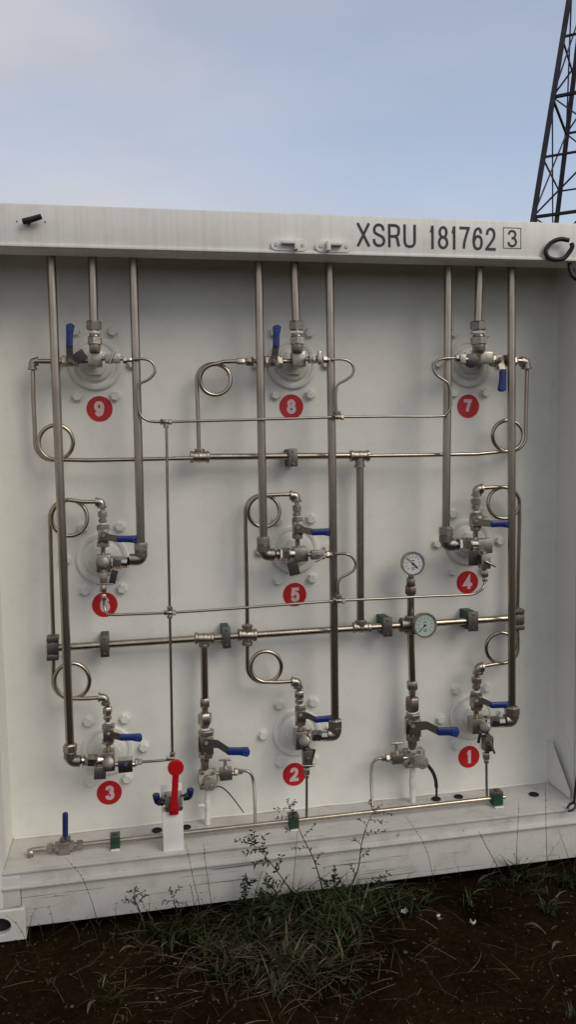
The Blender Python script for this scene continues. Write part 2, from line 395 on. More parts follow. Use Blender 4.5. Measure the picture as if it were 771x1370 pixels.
# gusset plates low on the right side
def yz_plate(mb,pts,x0,x1):
    a=[mb.bm.verts.new((x0,y,z)) for y,z in pts]; b=[mb.bm.verts.new((x1,y,z)) for y,z in pts]; n=len(pts)
    mb.bm.faces.new(a); mb.bm.faces.new(b[::-1])
    for i in range(n): mb.bm.faces.new((a[i],b[i],b[(i+1)%n],a[(i+1)%n]))
mb=MB(); yz_plate(mb,[(D-.001,ZF+.002),(D-.001,ZF+.19),(D-.03,ZF+.19),(.10,ZF+.03),(.10,ZF+.002)],XR-.004,XR-.001); mb.build('gusset',M['panel'],cont)
mb=MB(); yz_plate(mb,[(D-.06,ZF+.30),(D-.07,ZF+.31),(.13,ZF+.19),(.13,ZF+.12)],XR+.015,XR+.019); mb.build('gusset',M['panel'],cont)
# side and back walls of the body, corrugated
def corr(x,sgn):
    mb=MB(); pts=[];y=D+.02;k=0
    while y<LEN-.12:
        pts+= [(x,y),(x,y+.07),(x-sgn*.035,y+.105),(x-sgn*.035,y+.175)]; y+=.28 if False else .245
    a=[mb.bm.verts.new((px,py,.17)) for px,py in pts]; b=[mb.bm.verts.new((px,py,2.50)) for px,py in pts]
    for i in range(len(pts)-1): mb.bm.faces.new((a[i],a[i+1],b[i+1],b[i]))
    o=mb.build('side_wall',M['panel'],cont,angle=15)
corr(.02,-1); corr(W-.02,1)
for x in (.05,W-.05):
    mb=MB(); mb.box((x,LEN/2,.11),(.09,LEN-.36,.14),bev=.006); mb.box((x,LEN/2,2.525),(.08,LEN-.36,.08),bev=.006); mb.build('side_rail',M['beam'],cont)
mb=MB(); mb.box((W/2,LEN-.02,1.32),(W-.2,.03,2.4)); mb.build('rear_wall',M['panel'],cont)
mb=MB(); mb.box((W/2,LEN/2,.15),(W-.2,LEN-.5,.03)); mb.build('underfloor',M['panel'],cont)
# corner castings with oval openings
def casting(x0,z0,front=True):
    x1=x0+.178; z1=z0+.118; y0,y1=(-.004,.152) if front else (LEN-.152,LEN+.010)
    cx,cz=(x0+x1)/2,(z0+z1)/2+.0
    if x0<1: cx=x0+.089
    mb=MB(); bm=mb.bm; n=32
    o1=rect_ring(x0+.004,x1-.004,z0+.004,z1-.004,cx,cz,n); o2=rect_ring(x0,x1,z0,z1,cx,cz,n); inn=oval(cx,cz,.040,.031,n)
    yf=y0 if front else y1; yb=y1 if front else y0; sg=1 if front else -1
    r=[[bm.verts.new((x,yf+sg*.026,z)) for x,z in inn],[bm.verts.new((x,yf+sg*.002,z)) for x,z in inn],[bm.verts.new((cx+(x-cx)*1.06,yf,cz+(z-cz)*1.06)) for x,z in inn],
       [bm.verts.new((x,yf,z)) for x,z in o1],[bm.verts.new((x,yf+sg*.004,z)) for x,z in o2],[bm.verts.new((x,yb,z)) for x,z in o2]]
    for p,q in zip(r,r[1:]):
        for i in range(n): bm.faces.new((p[i],p[(i+1)%n],q[(i+1)%n],q[i]))
    bm.faces.new(r[-1])
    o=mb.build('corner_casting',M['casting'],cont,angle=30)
    mb=MB(); mb.box((cx,yf+sg*.045,cz),(.12,.03,.10)); mb.build('opening_shade',M['hole'],o)  # black box behind the oval, its colour stands for the shade inside
for x0 in (0,W-.178):
    for z0 in (.0,2.591-.118):
        casting(x0-.0,z0,True); casting(x0,z0,False)
# lettering on the top beam
def xz(px,py,s): p=P(px,py,s); return p.x,p.z
sF=D+.0006
def rect_px(x0,y0,x1,y1,s):
    a=P(x0,y0,s); b=P(x1,y1,s); return a.x,b.x,b.z,a.z
x0,_,_,zt=rect_px(478,297.5,556,331,sF)[0],0,0,P(478,298,sF).z
zbm=P(478,329.5,sF).z
text_obj('XSRU',P(478,314,sF).x,P(557,315,sF).x,zbm,zt,-.0004,M['letter'],'lettering',tb,stroke=.115,thick=.0008)
text_obj('181762',P(575,317,sF).x,P(664,317,sF).x,zbm-.0015,zt-.001,-.0004,M['letter'],'lettering',tb,stroke=.115,thick=.0008,gap=.26)
text_obj('3',P(679.5,319,sF).x,P(692.5,319,sF).x,P(686,330.5,sF).z,P(686,307.5,sF).z,-.0004,M['letter'],'lettering',tb,stroke=.125,thick=.0008)
mb=MB(); a=P(674,304.5,sF); b=P(698,332.5,sF); th=.0022
for c,sz in (((a.x+b.x)/2,a.z),(b.x-a.x,th)),(((a.x+b.x)/2,b.z),(b.x-a.x,th)): mb.box((c[0],-.0008,c[1]),(sz[0],.0008,sz[1]))
for x in (a.x+th/2,b.x-th/2): mb.box((x,-.0008,(a.z+b.z)/2),(th,.0008,a.z-b.z-th-.0002))
mb.build('check_digit_frame',M['letter'],tb)
# two white lock lugs on the beam
for cx,cy,sg in ((387,328.5,1),(446,330.5,-1)):
    c=P(cx,cy,D+.004); t=c; mb=MB()
    poly=[(c.x-.046+.02*math.cos(a)*1.0,c.z+.019*math.sin(a)) for a in [R(90+18*i) for i in range(11)]]+[(c.x+.046+.02*math.cos(a),c.z+.019*math.sin(a)) for a in [R(-90+18*i) for i in range(11)]]
    mb.prism(poly,-.009,-.0005); lg=mb.build('lock_lug',M['white'],tb)
    mb=MB(); mb.box((c.x-sg*.0,-.020,c.z+.007),(.060,.022,.012),bev=.003); mb.box((c.x+sg*.022,-.020,c.z-.001),(.014,.024,.034),bev=.003); mb.build('bracket',M['white'],lg)
    for e in (-.048,.048):
        mb=MB(); mb.lathe((c.x+e,-.012,c.z+.001),(c.x+e,-.0085,c.z+.001),[(0,.006),(1,.007)],10); mb.build('rivet',M['fit'],lg)
# floor drain holes: black grommet rims, the dark inside painted as a flat disc
for hx,hy,hr in ((210,1111,.017),(249,1107,.016),(503,1086,.016),(584,1069,.017),(614,1066,.016),(715,1063,.018)):
    c=G(hx,hy,ZF); mb=MB(); mb.cyl((c.x,c.y,ZF-.0012),(c.x,c.y,ZF+.0006),hr*.8,seg=20); mb.sweep([(c.x+hr*math.cos(a),c.y+hr*math.sin(a),ZF+.001) for a in [2*math.pi*i/24 for i in range(24)]],.0035,6,closed=True)
    mb.build('drain_hole',M['hole'],cont)
# vessel flanges behind each valve (painted white) with bolts
FL={9:(127,487),8:(391,487),7:(628,486),6:(137,747),5:(394,735),4:(627,725),3:(144,1003),2:(397,979),1:(631,958)}
for n,(fx,fy) in FL.items():
    c=P(fx,fy,0); mb=MB()
    def Y(s): return (c.x,D-s,c.z)
    q=Vector((0,-1,0)); cc=Vector((c.x,D+.001,c.z))
    mb.lathe(cc,cc+q*.024,[(0,.100),(.35,.100),(.55,.094),(.55,.082),(.40,.078),(.40,.070),(.9,.064),(1,.060)],40)
    f=mb.build('vessel_flange',M['panel'],cont)
    mb=MB(); mb.lathe(cc+q*.022,cc+q*.040,[(0,.050),(.85,.050),(1,.045)],6,.5); mb.build('hex_plug',M['panel'],f)
    mb=MB()
    for i in range(6):
        a=R(60*i); b0=Vector((c.x+.140*math.cos(a),D+.001,c.z+.140*math.sin(a)))
        bo=MB(); bo.lathe(b0,b0+q*.004,[(0,.025),(1,.024)],20); bo.lathe(b0+q*.0035,b0+q*.020,[(0,.0195),(.75,.0195),(1,.016)],6,random.random()); bo.build('bolt',M['panel'],f)
    mb.bm.free()

# ---------------------------------------------------------------- px shortcuts for pipework
def hexp(mb,a,b,s,rpx,ph=.3,s2=None): mb.hexn(P(*a,s),P(*b,s if s2 is None else s2),rpx*K(*a,s)*1.06,ph)
def cylp(mb,a,b,s,rpx,s2=None,seg=18): mb.ccyl(P(*a,s),P(*b,s if s2 is None else s2),rpx*K(*a,s),seg=seg)
def boxp(mb,x0,y0,x1,y1,s,dep,bev=.003,rot=0):
    a=P(x0,y0,s);b=P(x1,y1,s); c=(a+b)/2
    mb.box(c,(abs(b.x-a.x),dep,abs(a.z-b.z)),rot=Matrix.Rotation(rot,3,'Y') if rot else None,bev=bev)
SR,SB,SC,ST,SM=.145,.105,.085,.172,.075     # distances from the panel: risers, blocks, coils, thin tubes, manifolds
# ---------------------------------------------------------------- numbered labels
NUMS={9:(133,547,17.3,0),8:(390,544,16.2,0),7:(627,543.5,14.6,0),6:(140,809,17.5,0),5:(394.5,795.5,16,0),4:(626,779,14.8,0),3:(146,1060.5,16.6,0),2:(394,1036,16,0),1:(628,1012.5,14.6,0)}
for n,(x,y,r,_) in NUMS.items():
    c=P(x,y,.001); rw=.0485
    o=thing('number_sticker','round red sticker with a pale numeral %d on the white panel'%n,'sticker',(c.x,D-.0004,c.z),'red numbered stickers on the panel')
    mb=MB(); mb.cyl((c.x,D-.0003,c.z),(c.x,D-.0014,c.z),rw,seg=44); mb.build('disc',M['red'],o)
    hw={1:.0150,7:.0175,4:.020}.get(n,.0185)
    dx=.001*random.uniform(-2,2)
    text_obj(str(n),c.x-hw+dx,c.x+hw+dx,c.z-.029,c.z+.029,D-.0015,M['num'],'numeral',o,stroke=.235,thick=.0005)

# ---------------------------------------------------------------- risers
RW=.0160
def riser(n,top,bot,elbow=None,label=''):
    # top/bot px on plane SR ; elbow: (corner px, end px) bottom elbow turning sideways
    a=P(*top,SR); b=P(*bot,SR); up=(a-b).normalized(); a2=b+up*((ZT-.03-b.z)/up.z)
    o=thing('riser_pipe',label,'pipe',tuple(a2),'thick vertical pipes coming down from the roof')
    mb=MB(); mid=(a2+b)/2+Vector((random.uniform(-.002,.002),0,0)); mb.sweep(smooth_path([a2,(a2+mid)/2,mid,(mid+b)/2,b],4),RW,20); mb.build('pipe',M['steel'],o)
    if elbow:
        c,e=elbow; k=K(*c,SR)
        mb=MB(); hexp(mb,(bot[0],bot[1]-6),(bot[0],bot[1]+5),SR,9.3,.2); mb.build('nut',M['fit'],o)
        mb=MB(); mb.sweep(fillet([P(bot[0],bot[1]+3,SR),P(*c,SR),P(*e,SR)],.030),8.0*k,18)
        sg=1 if e[0]>c[0] else -1
        mb.ccyl(P(bot[0],bot[1]+4,SR),P(bot[0],c[1]-3,SR),8.7*k); mb.build('elbow',M['dark'],o)
    return o
riser(3,(68,346),(93.5,1001),((95,1018),(107,1018)),'thick leftmost riser pipe ending in an elbow beside red number 3')
riser(6,(178,349),(188.5,732),((189,748.5),(173,748.5)),'thick riser pipe ending in an elbow to the right of the number 6 valve')
riser(5,(346,354),(352.5,724),((354,742),(367,742)),'thick riser pipe ending in an elbow left of the number 5 valve')
riser(2,(441,355),(448.5,968),((449,983),(438,983)),'long thick riser pipe ending right of the number 2 valve')
riser(4,(600,358),(597,711),((598,728.5),(608,728.5)),'thick riser pipe ending in an elbow left of the number 4 valve')
riser(1,(685,360),(685.5,951),((685,964),(676,964)),'rightmost long riser pipe ending at the number 1 valve')
def short_riser(n,top,x,label):
    o=riser(n,top,(x,433),None,label)
    mb=MB(); hexp(mb,(x,429),(x,442),SR,10,.25,SR-.004); mb.build('nut',M['fit'],o)
    mb=MB(); cylp(mb,(x+.3,441),(x+.3,449),SR-.004,6.5); hexp(mb,(x+.3,443),(x+.3,447),SR-.004,9,.1); mb.build('collar',M['bright'],o)
    mb=MB(); cylp(mb,(x+.8,448),(x+1.2,472),SR-.008,8.0); hexp(mb,(x+.8,450),(x+1.1,462),SR-.008,9.6,.15); mb.build('union',M['fit'],o)
short_riser(9,(123,346),125.5,'short riser pipe with hex union dropping to the number 9 valve')
short_riser(8,(394.5,354),396.5,'short riser pipe with hex union dropping to the number 8 valve')
short_riser(7,(642,358),640,'short riser pipe with hex union dropping to the number 7 valve')

# ---------------------------------------------------------------- coils
TR=.0079
def coil(n,line_in,c,r0,r1,a0,sweep,out_px,elb_dir,label,sA=.070,sB=.098,r_last=None):
    """line_in: px points before the coil; then spiral; then straight to out_px"""
    o=None; pts=[P(x,y,sA) for x,y in line_in]; nseg=56
    for i in range(nseg+1):
        t=i/nseg; a=R(a0+sweep*t); q=min(1,abs(sweep*t)/110); q=q*q*(3-2*q)
        r=r0+(r1-r0)*q; pts.append(P(c[0]+r*math.cos(a),c[1]+r*math.sin(a),sA+(sB-sA)*t))
    sl=sB
    for i,x in enumerate(out_px): pts.append(P(x[0],x[1],x[2] if len(x)>2 else sB))
    o=thing('coil_tube',label,'tube',tuple(P(c[0],c[1],sA)),'steel tubes bent into a loop')
    mb=MB(); mb.sweep(pts,TR,12); mb.build('tube',M['steel'],o)
    return o
SE=.110
def small_elbow(o,c,horiz,vert,s):
    """horiz: px x of the horizontal end, vert: px y of the vertical end"""
    k=K(*c,s); mb=MB(); mb.sweep(fillet([P(horiz,c[1],s),P(c[0],c[1],s),P(c[0],vert,s)],.018),5.2*k,14)
    hx=horiz+(3 if horiz<c[0] else -3); mb.ccyl(P(horiz,c[1],s),P(hx,c[1],s),6.6*k); vy=vert+(3.5 if vert<c[1] else -3.5)
    mb.ccyl(P(c[0],vert,s),P(c[0],vy,s),6.6*k); mb.build('elbow',M['fit'],o)
o=coil(9,[(43.5,492),(44,530),(46,570)],(74.5,592),28,23,178,-448,[(120,616),(190,614.5),(258,613)],0,'looped tube left of the red number 9 and joined to the upper manifold')
small_elbow(o,(43,483.5),51,495,.085)
o=coil(8,[(266,600),(265,560),(263.5,520)],(288,508),24.5,20.5,181,449,[(300,484),(318,483.5)],0,'looped tube rising left of the number 8 valve')
mb=MB(); hexp(mb,(316,483.5),(328,483.5),.098,4.2); hexp(mb,(329,483.5),(339,483.5),.1,6.2,.1); cylp(mb,(327,483.5),(356,483.5),.1,3.2); mb.build('union',M['fit'],o)
o=coil(7,[(706,491),(705,530),(704,565)],(680,583),24,20.5,2,448,[(640,607.5),(560,609),(493,610)],0,'looped tube right of the red number 7, running left to the upper manifold')
small_elbow(o,(705,484),697,494,.085)
o=coil(6,[(71,852),(69,790),(67,715)],(92.5,693),26,24,180,450,[(110,671.5),(128,671.5)],0,'looped tube left of the number 6 valve, left of the leftmost riser')
small_elbow(o,(136,671.5),127,680,.098)
o=coil(5,[(331,836),(330,780),(328.5,705)],(353,684),24.5,21,180,450,[(372,662),(390,661.5)],0,'looped tube left of the number 5 valve rising from the lower manifold')
small_elbow(o,(397,663),388,672,.098)
o=coil(4,[(693,818),(694,760),(695.5,700)],(674.5,673),21,21,2,-452,[(660,652),(645,653)],0,'looped tube above right of the number 4 valve behind the rightmost riser')
small_elbow(o,(638,654),646,664,.098)
o=coil(3,[(71,879),(71,900)],(96,911),25.5,23.5,184,-454,[(112,934.8),(133,933.5)],0,'looped tube hanging above left of the number 3 valve')
small_elbow(o,(141,933),131,943,.098)
o=coil(2,[(331,860),(331,882)],(356,892),25,20.5,184,-454,[(372,912.8),(392,911.5)],0,'looped tube hanging above left of the number 2 valve')
small_elbow(o,(399,912),390,921,.098)
o=coil(1,[(693,838),(693.5,860)],(671.5,867),22,20.5,0,450,[(660,889),(646,891.5)],0,'looped tube hanging above right of the number 1 valve')
small_elbow(o,(640,892.5),647,902,.098)

# ---------------------------------------------------------------- ball valves
def lever(o,p0,p1,g0,g1,s,wpx,mat_grip='blue',bend=0.0):
    """steel arm from p0 to g0, blue vinyl grip from g0 to g1 (px)"""
    sA=s+.030; sG=s+.042; k=K(*g0,sG)
    a=P(*p0,sA); b=P(*g0,sG); c=P(*g1,sG); d=(c-b).normalized(); nrm=Vector((0,-1,0)); side=d.cross(nrm).normalized()
    h=wpx*k/2
    mb=MB()
    def bar(pts,hs,th):
        ring=[]
        for p,hh in zip(pts,hs): ring.append([mb.bm.verts.new(p+side*sx*hh+nrm*sy*th/2) for sx,sy in ((-1,-1),(1,-1),(1,1),(-1,1))])
        for q,r in zip(ring,ring[1:]):
            for i in range(4): mb.bm.faces.new((q[i],q[(i+1)%4],r[(i+1)%4],r[i]))
        mb.bm.faces.new(ring[0][::-1]); mb.bm.faces.new(ring[-1])
    mid=a*.45+b*.55+side*bend*k
    bar([a-d*.008,a+d*.006,mid,b+d*.006],[h*1.0,h*1.0,h*.8,h*.8],.005)
    la=mb.build('lever',M['dark'],o)
    mb=MB(); L_=(c-b).length; pts=[];n=14
    # grip profile: slim neck, swollen end
    rings=[]
    for i in range(n+1):
        t=i/n; hh=h*(.82+.30*max(0,(t-.55)/.45)**1.0); asym=side*(h*.18*max(0,(t-.55)/.45))
        if t<.06: hh*=.85
        if t>.9: hh*=math.sqrt(max(.05,1-((t-.9)/.1)**2*.85))
        ctr=b+(c-b)*t+asym; th=.0085
        ring=[]
        for j in range(12):
            an=2*math.pi*j/12; cx_,sy_=math.cos(an),math.sin(an)
            ring.append(mb.bm.verts.new(ctr+side*hh*math.copysign(abs(cx_)**.6,cx_)+nrm*th*math.copysign(abs(sy_)**.6,sy_)))
        rings.append(ring)
    for q,r in zip(rings,rings[1:]):
        for j in range(12): mb.bm.faces.new((q[j],q[(j+1)%12],r[(j+1)%12],r[j]))
    mb.bm.faces.new(rings[0][::-1]); mb.bm.faces.new(rings[-1])
    gr=mb.build('grip',M[mat_grip],la)
    mb=MB(); e=b+(c-b)*.82+side*h*.1+nrm*.0092; q=h*.42
    rot=Matrix((d,nrm,side)).transposed()
    for u,v,su,sv2 in ((0,q,2*q,q*.3),(0,-q,2*q,q*.3),(q,0,q*.3,2*q-.001),(-q,0,q*.3,2*q-.001)): mb.box(e+d*u+side*v,(su*.98,.0006,sv2),rot=rot)
    mb.build('emblem',M['bluel'],gr)
def ball_valve(n,body,axis,s,grip0,grip1,wpx,label,nut=None,nut2=None,bend=0.0,scale=1.0):
    x0,y0,x1,y1=body; cx,cy=(x0+x1)/2,(y0+y1)/2; k=K(cx,cy,s)
    o=thing('ball_valve',label,'valve',tuple(P(cx,cy,s)),'ball valves with blue handles')
    mb=MB(); wd=(x1-x0) if axis=='v' else (y1-y0)
    ln=(y1-y0) if axis=='v' else (x1-x0)
    if axis=='v':
        boxp(mb,x0+1,y0+ln*.2,x1-1,y1-ln*.2,s,wd*k*.95,.003)
        hexp(mb,(cx,y0),(cx,y0+ln*.28),s,wd*.52,.3); hexp(mb,(cx,y1-ln*.28),(cx,y1),s,wd*.50,.3)
    else:
        boxp(mb,x0+ln*.2,y0+1,x1-ln*.2,y1-1,s,wd*k*.95,.003)
        hexp(mb,(x0,cy),(x0+ln*.28,cy),s,wd*.52,.3); hexp(mb,(x1-ln*.28,cy),(x1,cy),s,wd*.50,.3)
    mb.build('body',M['fit'],o)
    c=P(cx,cy,s+.012); c2=P(cx,cy,s+.040)
    mb=MB(); mb.ccyl(c,c+(c2-c)*.55,4.2*k); mb.hexn(c+(c2-c)*.9,c+(c2-c)*1.15,2.9*k); mb.cyl(c,c+(c2-c)*1.22,1.7*k,seg=10); mb.build('stem',M['dark'],o)
    lever(o,(cx,cy),None,grip0,grip1,s,wpx,bend=bend)
    mb=MB(); did=False
    for nn in (nut or []):
        (ax,ay),(bx,by),r=nn; hexp(mb,(ax,ay),(bx,by),s,r,.15); did=True
    if did:
        mb.build('union_nut',M['fit'],o)
    else: mb.bm.free()
    return o,k
def vchain(n,x,y_elb,nut,body,blk,label,g0,g1,wpx,s=.100,bend=0):
    """vertical chain: elbow bottom -> union -> ball valve -> stub down to block"""
    o,k=ball_valve(n,body,'v',s,g0,g1,wpx,label,bend=bend)
    cx=(body[0]+body[2])/2
    mb=MB(); cylp(mb,(x,y_elb),(cx,blk),s,3.4); 
    mb.build('stub_pipe',M['steel'],o)
    mb=MB(); ym=(nut[0]+nut[1])/2; hexp(mb,(x,nut[0]),(x,ym+1),s,6.2,.2); hexp(mb,(x,ym+3),(x,nut[1]),s,5.4,.4); cylp(mb,(x,ym),(x,ym+4),s,4.2)
    mb.build('union_nut',M['fit'],o)
    mb=MB(); mb.cyl(P(cx,body[1]-2.5,s),P(cx,body[1]-.6,s),4.6*k,seg=18); mb.build('seal_ring',M['white'],o)
    return o
H=' on the piping at red number %d'
vchain(6,137,679,(684,699),(129.5,702,146,732),745,'small ball valve with sideways blue handle above the number 6 port',(156,721),(186,721),11.5)
vchain(5,397.5,671,(676,690.5),(391,692,405.5,721),736,'small ball valve with sideways blue handle above the number 5 port',(417,712),(445,711),11)
vchain(4,637,663,(667,681),(630,686,643.5,710),724,'small ball valve with sideways blue handle above the number 4 port',(658,701),(684,700),10.5)
vchain(3,143.5,942,(946,963),(136.5,968,153,995),1012,'small ball valve with sideways blue handle above the number 3 port',(160,986.5),(190,986),11.5)
vchain(2,400.5,920,(924,941),(395,944,409.5,970),984,'small ball valve with sideways blue handle above the number 2 port',(421,963),(448.5,960.5),10,bend=-2.5)
vchain(1,638,901,(906,921),(630.5,926,645,950),962,'small ball valve with sideways blue handle above the number 1 port',(657,943.5),(686,942.5),9.5,bend=-2.5)
o,k=ball_valve(9,(82,476,105,491),'h',.100,(92.5,464),(93,433),11.5,'small ball valve with upright blue handle left of the number 9 port',nut=[((71,483.5),(81,483.5),6.6)])
mb=MB(); cylp(mb,(50,483.5),(118,483.5),.100,3.6); mb.build('stub_pipe',M['steel'],o)
o,k=ball_valve(8,(354,476.5,378,491.5),'h',.100,(369.5,464),(370,435),11,'small ball valve with upright blue handle left of the number 8 port')
mb=MB(); cylp(mb,(352,483.5),(391,483.5),.100,3.6); mb.build('stub_pipe',M['steel'],o)
o,k=ball_valve(7,(657,475,682,490),'h',.100,(673.5,494),(672.5,524),10.5,'small ball valve with blue handle hanging down right of the number 7 port')
mb=MB(); cylp(mb,(655,483),(699,483),.100,3.6); hexp(mb,(684,483),(692,483),.1,5.5); mb.build('stub_pipe',M['steel'],o)

# ---------------------------------------------------------------- port blocks
def block(n,blk,union,plug,tagr,label,mat_u='bright'):
    x0,y0,x1,y1=blk; cx,cy=(x0+x1)/2,(y0+y1)/2; k=K(cx,cy,.11)
    o=thing('port_block',label,'fitting',tuple(P(cx,cy,.1)),'steel port blocks in front of the white flanges')
    mb=MB(); boxp(mb,x0,y0,x1,y1,.110,.055,.004); 
    mb.ccyl(P(cx,cy,.035),P(cx,cy,.092),7.5*k); mb.build('body',M['fit'],o)
    if union:
        (ux0,ux1,uy,ur)=union; s1,s2=.112,.140; w_=ux1-ux0
        def sx(t): return ux0+w_*t
        mb=MB(); lo=(ux1<cx+4)  # union on the left of the block
        sa,sb=(SR,.118) if lo else (.118,SR)
        def seg(t0,t1,r,hexa=False,ph=.3):
            a=P(sx(t0),uy,sa+(sb-sa)*t0); b=P(sx(t1),uy,sa+(sb-sa)*t1)
            (mb.hexn(a,b,r*k*1.05,ph) if hexa else mb.ccyl(a,b,r*k))
        seg(0,.14,ur*.62); seg(.12,.26,ur*1.12,True); seg(.26,.68,ur,True,.5); seg(.68,1.0,ur*.95); mb.build('union',M[mat_u],o)
        mb=MB(); a=P(sx(.70) if lo else sx(.02),uy,.122); b=P(sx(.78) if lo else sx(.10),uy,.122); mb.cyl(a,b,ur*1.04*k); mb.build('ring',M['dark'],o)
    if plug:
        (qx,qy,qr)=plug; c=P(qx,qy,.134); c2=P(qx,qy,.158)
        mb=MB(); mb.lathe(c,c2,[(0,qr*k),(.7,qr*k),(.9,qr*.93*k),(1,qr*.7*k)],22); mb.build('plug',M['dark'],o)
    if tagr:
        tx,ty,tw,th,rot,mt=tagr; c=P(tx,ty,.135)
        mb=MB(); mb.box(c,(tw*k,.0025,th*k),rot=Matrix.Rotation(R(rot),3,'Y'),bev=.0008); mb.build('tag',M[mt],o)
    return o
PB='steel port block '
block(9,(117,471,137,491),None,None,(107,477,16,15,-35,'tag'),PB+'behind the hex union of the number 9 port')
block(8,(390,471,407.5,491.5),None,None,None,PB+'under the hex union of the number 8 port')
block(7,(640,471.5,656.5,487),None,(631,482.5,9),(635,475,2.5,16,-38,'fit'),PB+'and round plug left of the hanging blue handle at number 7')
block(6,(128.5,742,148.5,764),(148,172,752.5,8.3),(137,753.5,9),(151.5,772,9,19,15,'tag'),PB+'above the red number 6')
block(5,(392,732,411,750),(368,392,741.5,8.2),None,(393,760.5,14,18,-13,'tag'),PB+'with square dark tag above the red number 5')
block(4,(637,721,656,739),(607,637,728.5,8.2),None,(634,747.5,12.5,17,3,'tag'),PB+'with square dark tag above the red number 4')
block(3,(137,1004,154,1028),(107,137,1017.5,8.8),(144.5,1021,8.2),(133.5,1035,16,16,2,'fit'),PB+'with square steel tag above the red number 3')
block(2,(393.5,977,411,999),(411,440,984.5,7.8),(407.5,992,7.8),(418,1010,6,16,16,'tag'),PB+'above the red number 2')
block(1,(629,960,649,978),(649,677,966,7.5),(649.5,973,7.2),(642,987,4,14,12,'tag'),PB+'above right of the red number 1')
# extra downward bodies for 2 and 1
# ---------------------------------------------------------------- needle valves
def needle(n,body,dirn,lev,nuts,label,s=.140,mat='fit'):
    x0,y0,x1,y1=body; cx,cy=(x0+x1)/2,(y0+y1)/2; k=K(cx,cy,s)
    o=thing('needle_valve',label,'valve',tuple(P(cx,cy,s)),'small needle valves')
    mb=MB()
    if dirn=='h':
        boxp(mb,x0,y0,x1,y1,s,(y1-y0)*k,.002); cylp(mb,(x0-4,cy),(x1+4,cy),s,(y1-y0)*.27)
    else:
        boxp(mb,x0,y0,x1,y1,s,(x1-x0)*k,.002); cylp(mb,(cx,y0-4),(cx,y1+4),s,(x1-x0)*.27)
    mb.build('body',M[mat],o)
    if lev:
        a=P(lev[0],lev[1],s+.026); b=P(lev[2],lev[3],s+.026); mb=MB(); mb.ccyl(a,b,lev[4]*k,.06,10)
        m0=P(cx,cy,s); mb.ccyl(m0,Vector((m0.x,(a.y+b.y)/2,m0.z)),2.3*k,seg=12); mb.build('handle',M['bright' if dirn=='h' else 'fit'],o)
    if nuts:
        mb=MB()
        for (a,b,r) in nuts: hexp(mb,a,b,s,r,.2)
        mb.build('nut',M['fit'],o)
    return o
NV='small needle valve '
needle(9,(140,474,161,486),'h',(147,487,153,469,1.6),[((164,482),(170,482),4.6),((170,481.5),(176,481.5),3.2)],NV+'right of the number 9 port block',s=.150)
needle(8,(413,475.5,424,486),'h',(428,470,428,488,2.6),[((432,481),(438,481),4.4),((437,481),(443,481),3.2)],NV+'right of the number 8 port block',s=.150)
needle(7,(614,475,622,487),'h',None,[((609,479),(621,479),4.2)],NV+'left of the round plug at number 7',s=.150)
needle(6,(133,766,143.5,781),'v',(128.5,781.5,151,781.5,1.1),[((138,783),(138,792),4.6),((138.3,795),(138.5,803),3.8)],NV+'in front of the top of the red number 6',s=.150)
needle(5,(416,736.5,434,747.5),'h',(422,752,437,743,1.4),[((436,742),(441,742),4.6),((441,741.5),(449,741.5),3.2)],NV+'right of the number 5 port block',s=.150)
needle(4,(642.5,742,654.5,760),'v',(650,751,664,758,1.5),[((649,763),(649,772),4.6),((649.3,773),(649.3,778),3.2)],NV+'between the number 4 port block and the thin tube',s=.150)
o=needle(3,(157.5,1015,177.5,1030),'h',None,[((180,1019.5),(185,1019.5),4.8),((185,1019.5),(190,1019.2),3.6)],'square steel needle valve to the right of the number 3 port block',s=.150,mat='bright')
mb=MB(); c=P(168,1023,.168); mb.ccyl(P(168,1023,.16),P(168,1023,.178),2.6*K(168,1023,.15)); mb.build('screw',M['navy'],o)
o=needle(2,(405,1003,417.5,1024),'v',(405,1024.5,421,1024.5,1.0),[((410.5,1027),(410.5,1036),4.4),((410.6,1036),(410.6,1041),3)],NV+'overlapping the red number 2',s=.152,mat='dark')
needle(1,(647,985,658.5,1003),'v',(656,992,662.5,1008,1.5),[((651,1007),(651,1016),4.2),((651.2,1016),(651.3,1021),3)],NV+'just right of the red number 1',s=.152,mat='dark')

# ---------------------------------------------------------------- thin tubes
TH=.0052
def thin(label,paths,tees,s=ST,loc=None,r=TH):
    o=thing('thin_tube',label,'tube',tuple(P(*paths[0][0][:2],s)),'thin steel tubes')
    for p in paths:
        mb=MB(); mb.sweep(smooth_path([P(q[0],q[1],q[2] if len(q)>2 else s) for q in p],5),r,10); mb.build('tube',M['thin'],o)
    for (x,y,dirs) in tees:
        k=K(x,y,s); mb=MB()
        for dx,dy in dirs:
            mb.ccyl(P(x,y,s),P(x+dx*7,y+dy*7,s),2.9*k,.05,12); mb.hexn(P(x+dx*3.5,y+dy*3.5,s),P(x+dx*8,y+dy*8,s),3.9*k)
        mb.sphere(P(x,y,s),3.6*k); mb.build('tee',M['fit'],o)
    return o
thin('upper thin horizontal tube with three bent branches to numbers 9, 8 and 7',[
 [(176,481),(190,480.3),(200,482.5),(206.5,490),(206,500),(198,508),(188,513),(184.5,521),(184.5,540),(187,554),(196,562),(208,564.5),(222,564.5)],
 [(222,564.5),(300,562.5),(380,560.3),(453,558)],
 [(443,481),(458,480.8),(468,484),(473.5,492),(471,502),(462,509),(453,514),(450,523),(450,540),(451,557)],
 [(453,558),(520,557.2),(588,557),(597,554),(602.5,547),(604,538),(603.5,524),(600,513),(592,507),(584,501),(580.5,492),(584,484),(593,480),(609,479)]],
 [(222,564.5,((-1,0),(1,0),(0,1))),(452,558,((-1,0),(1,0),(0,-1)))])
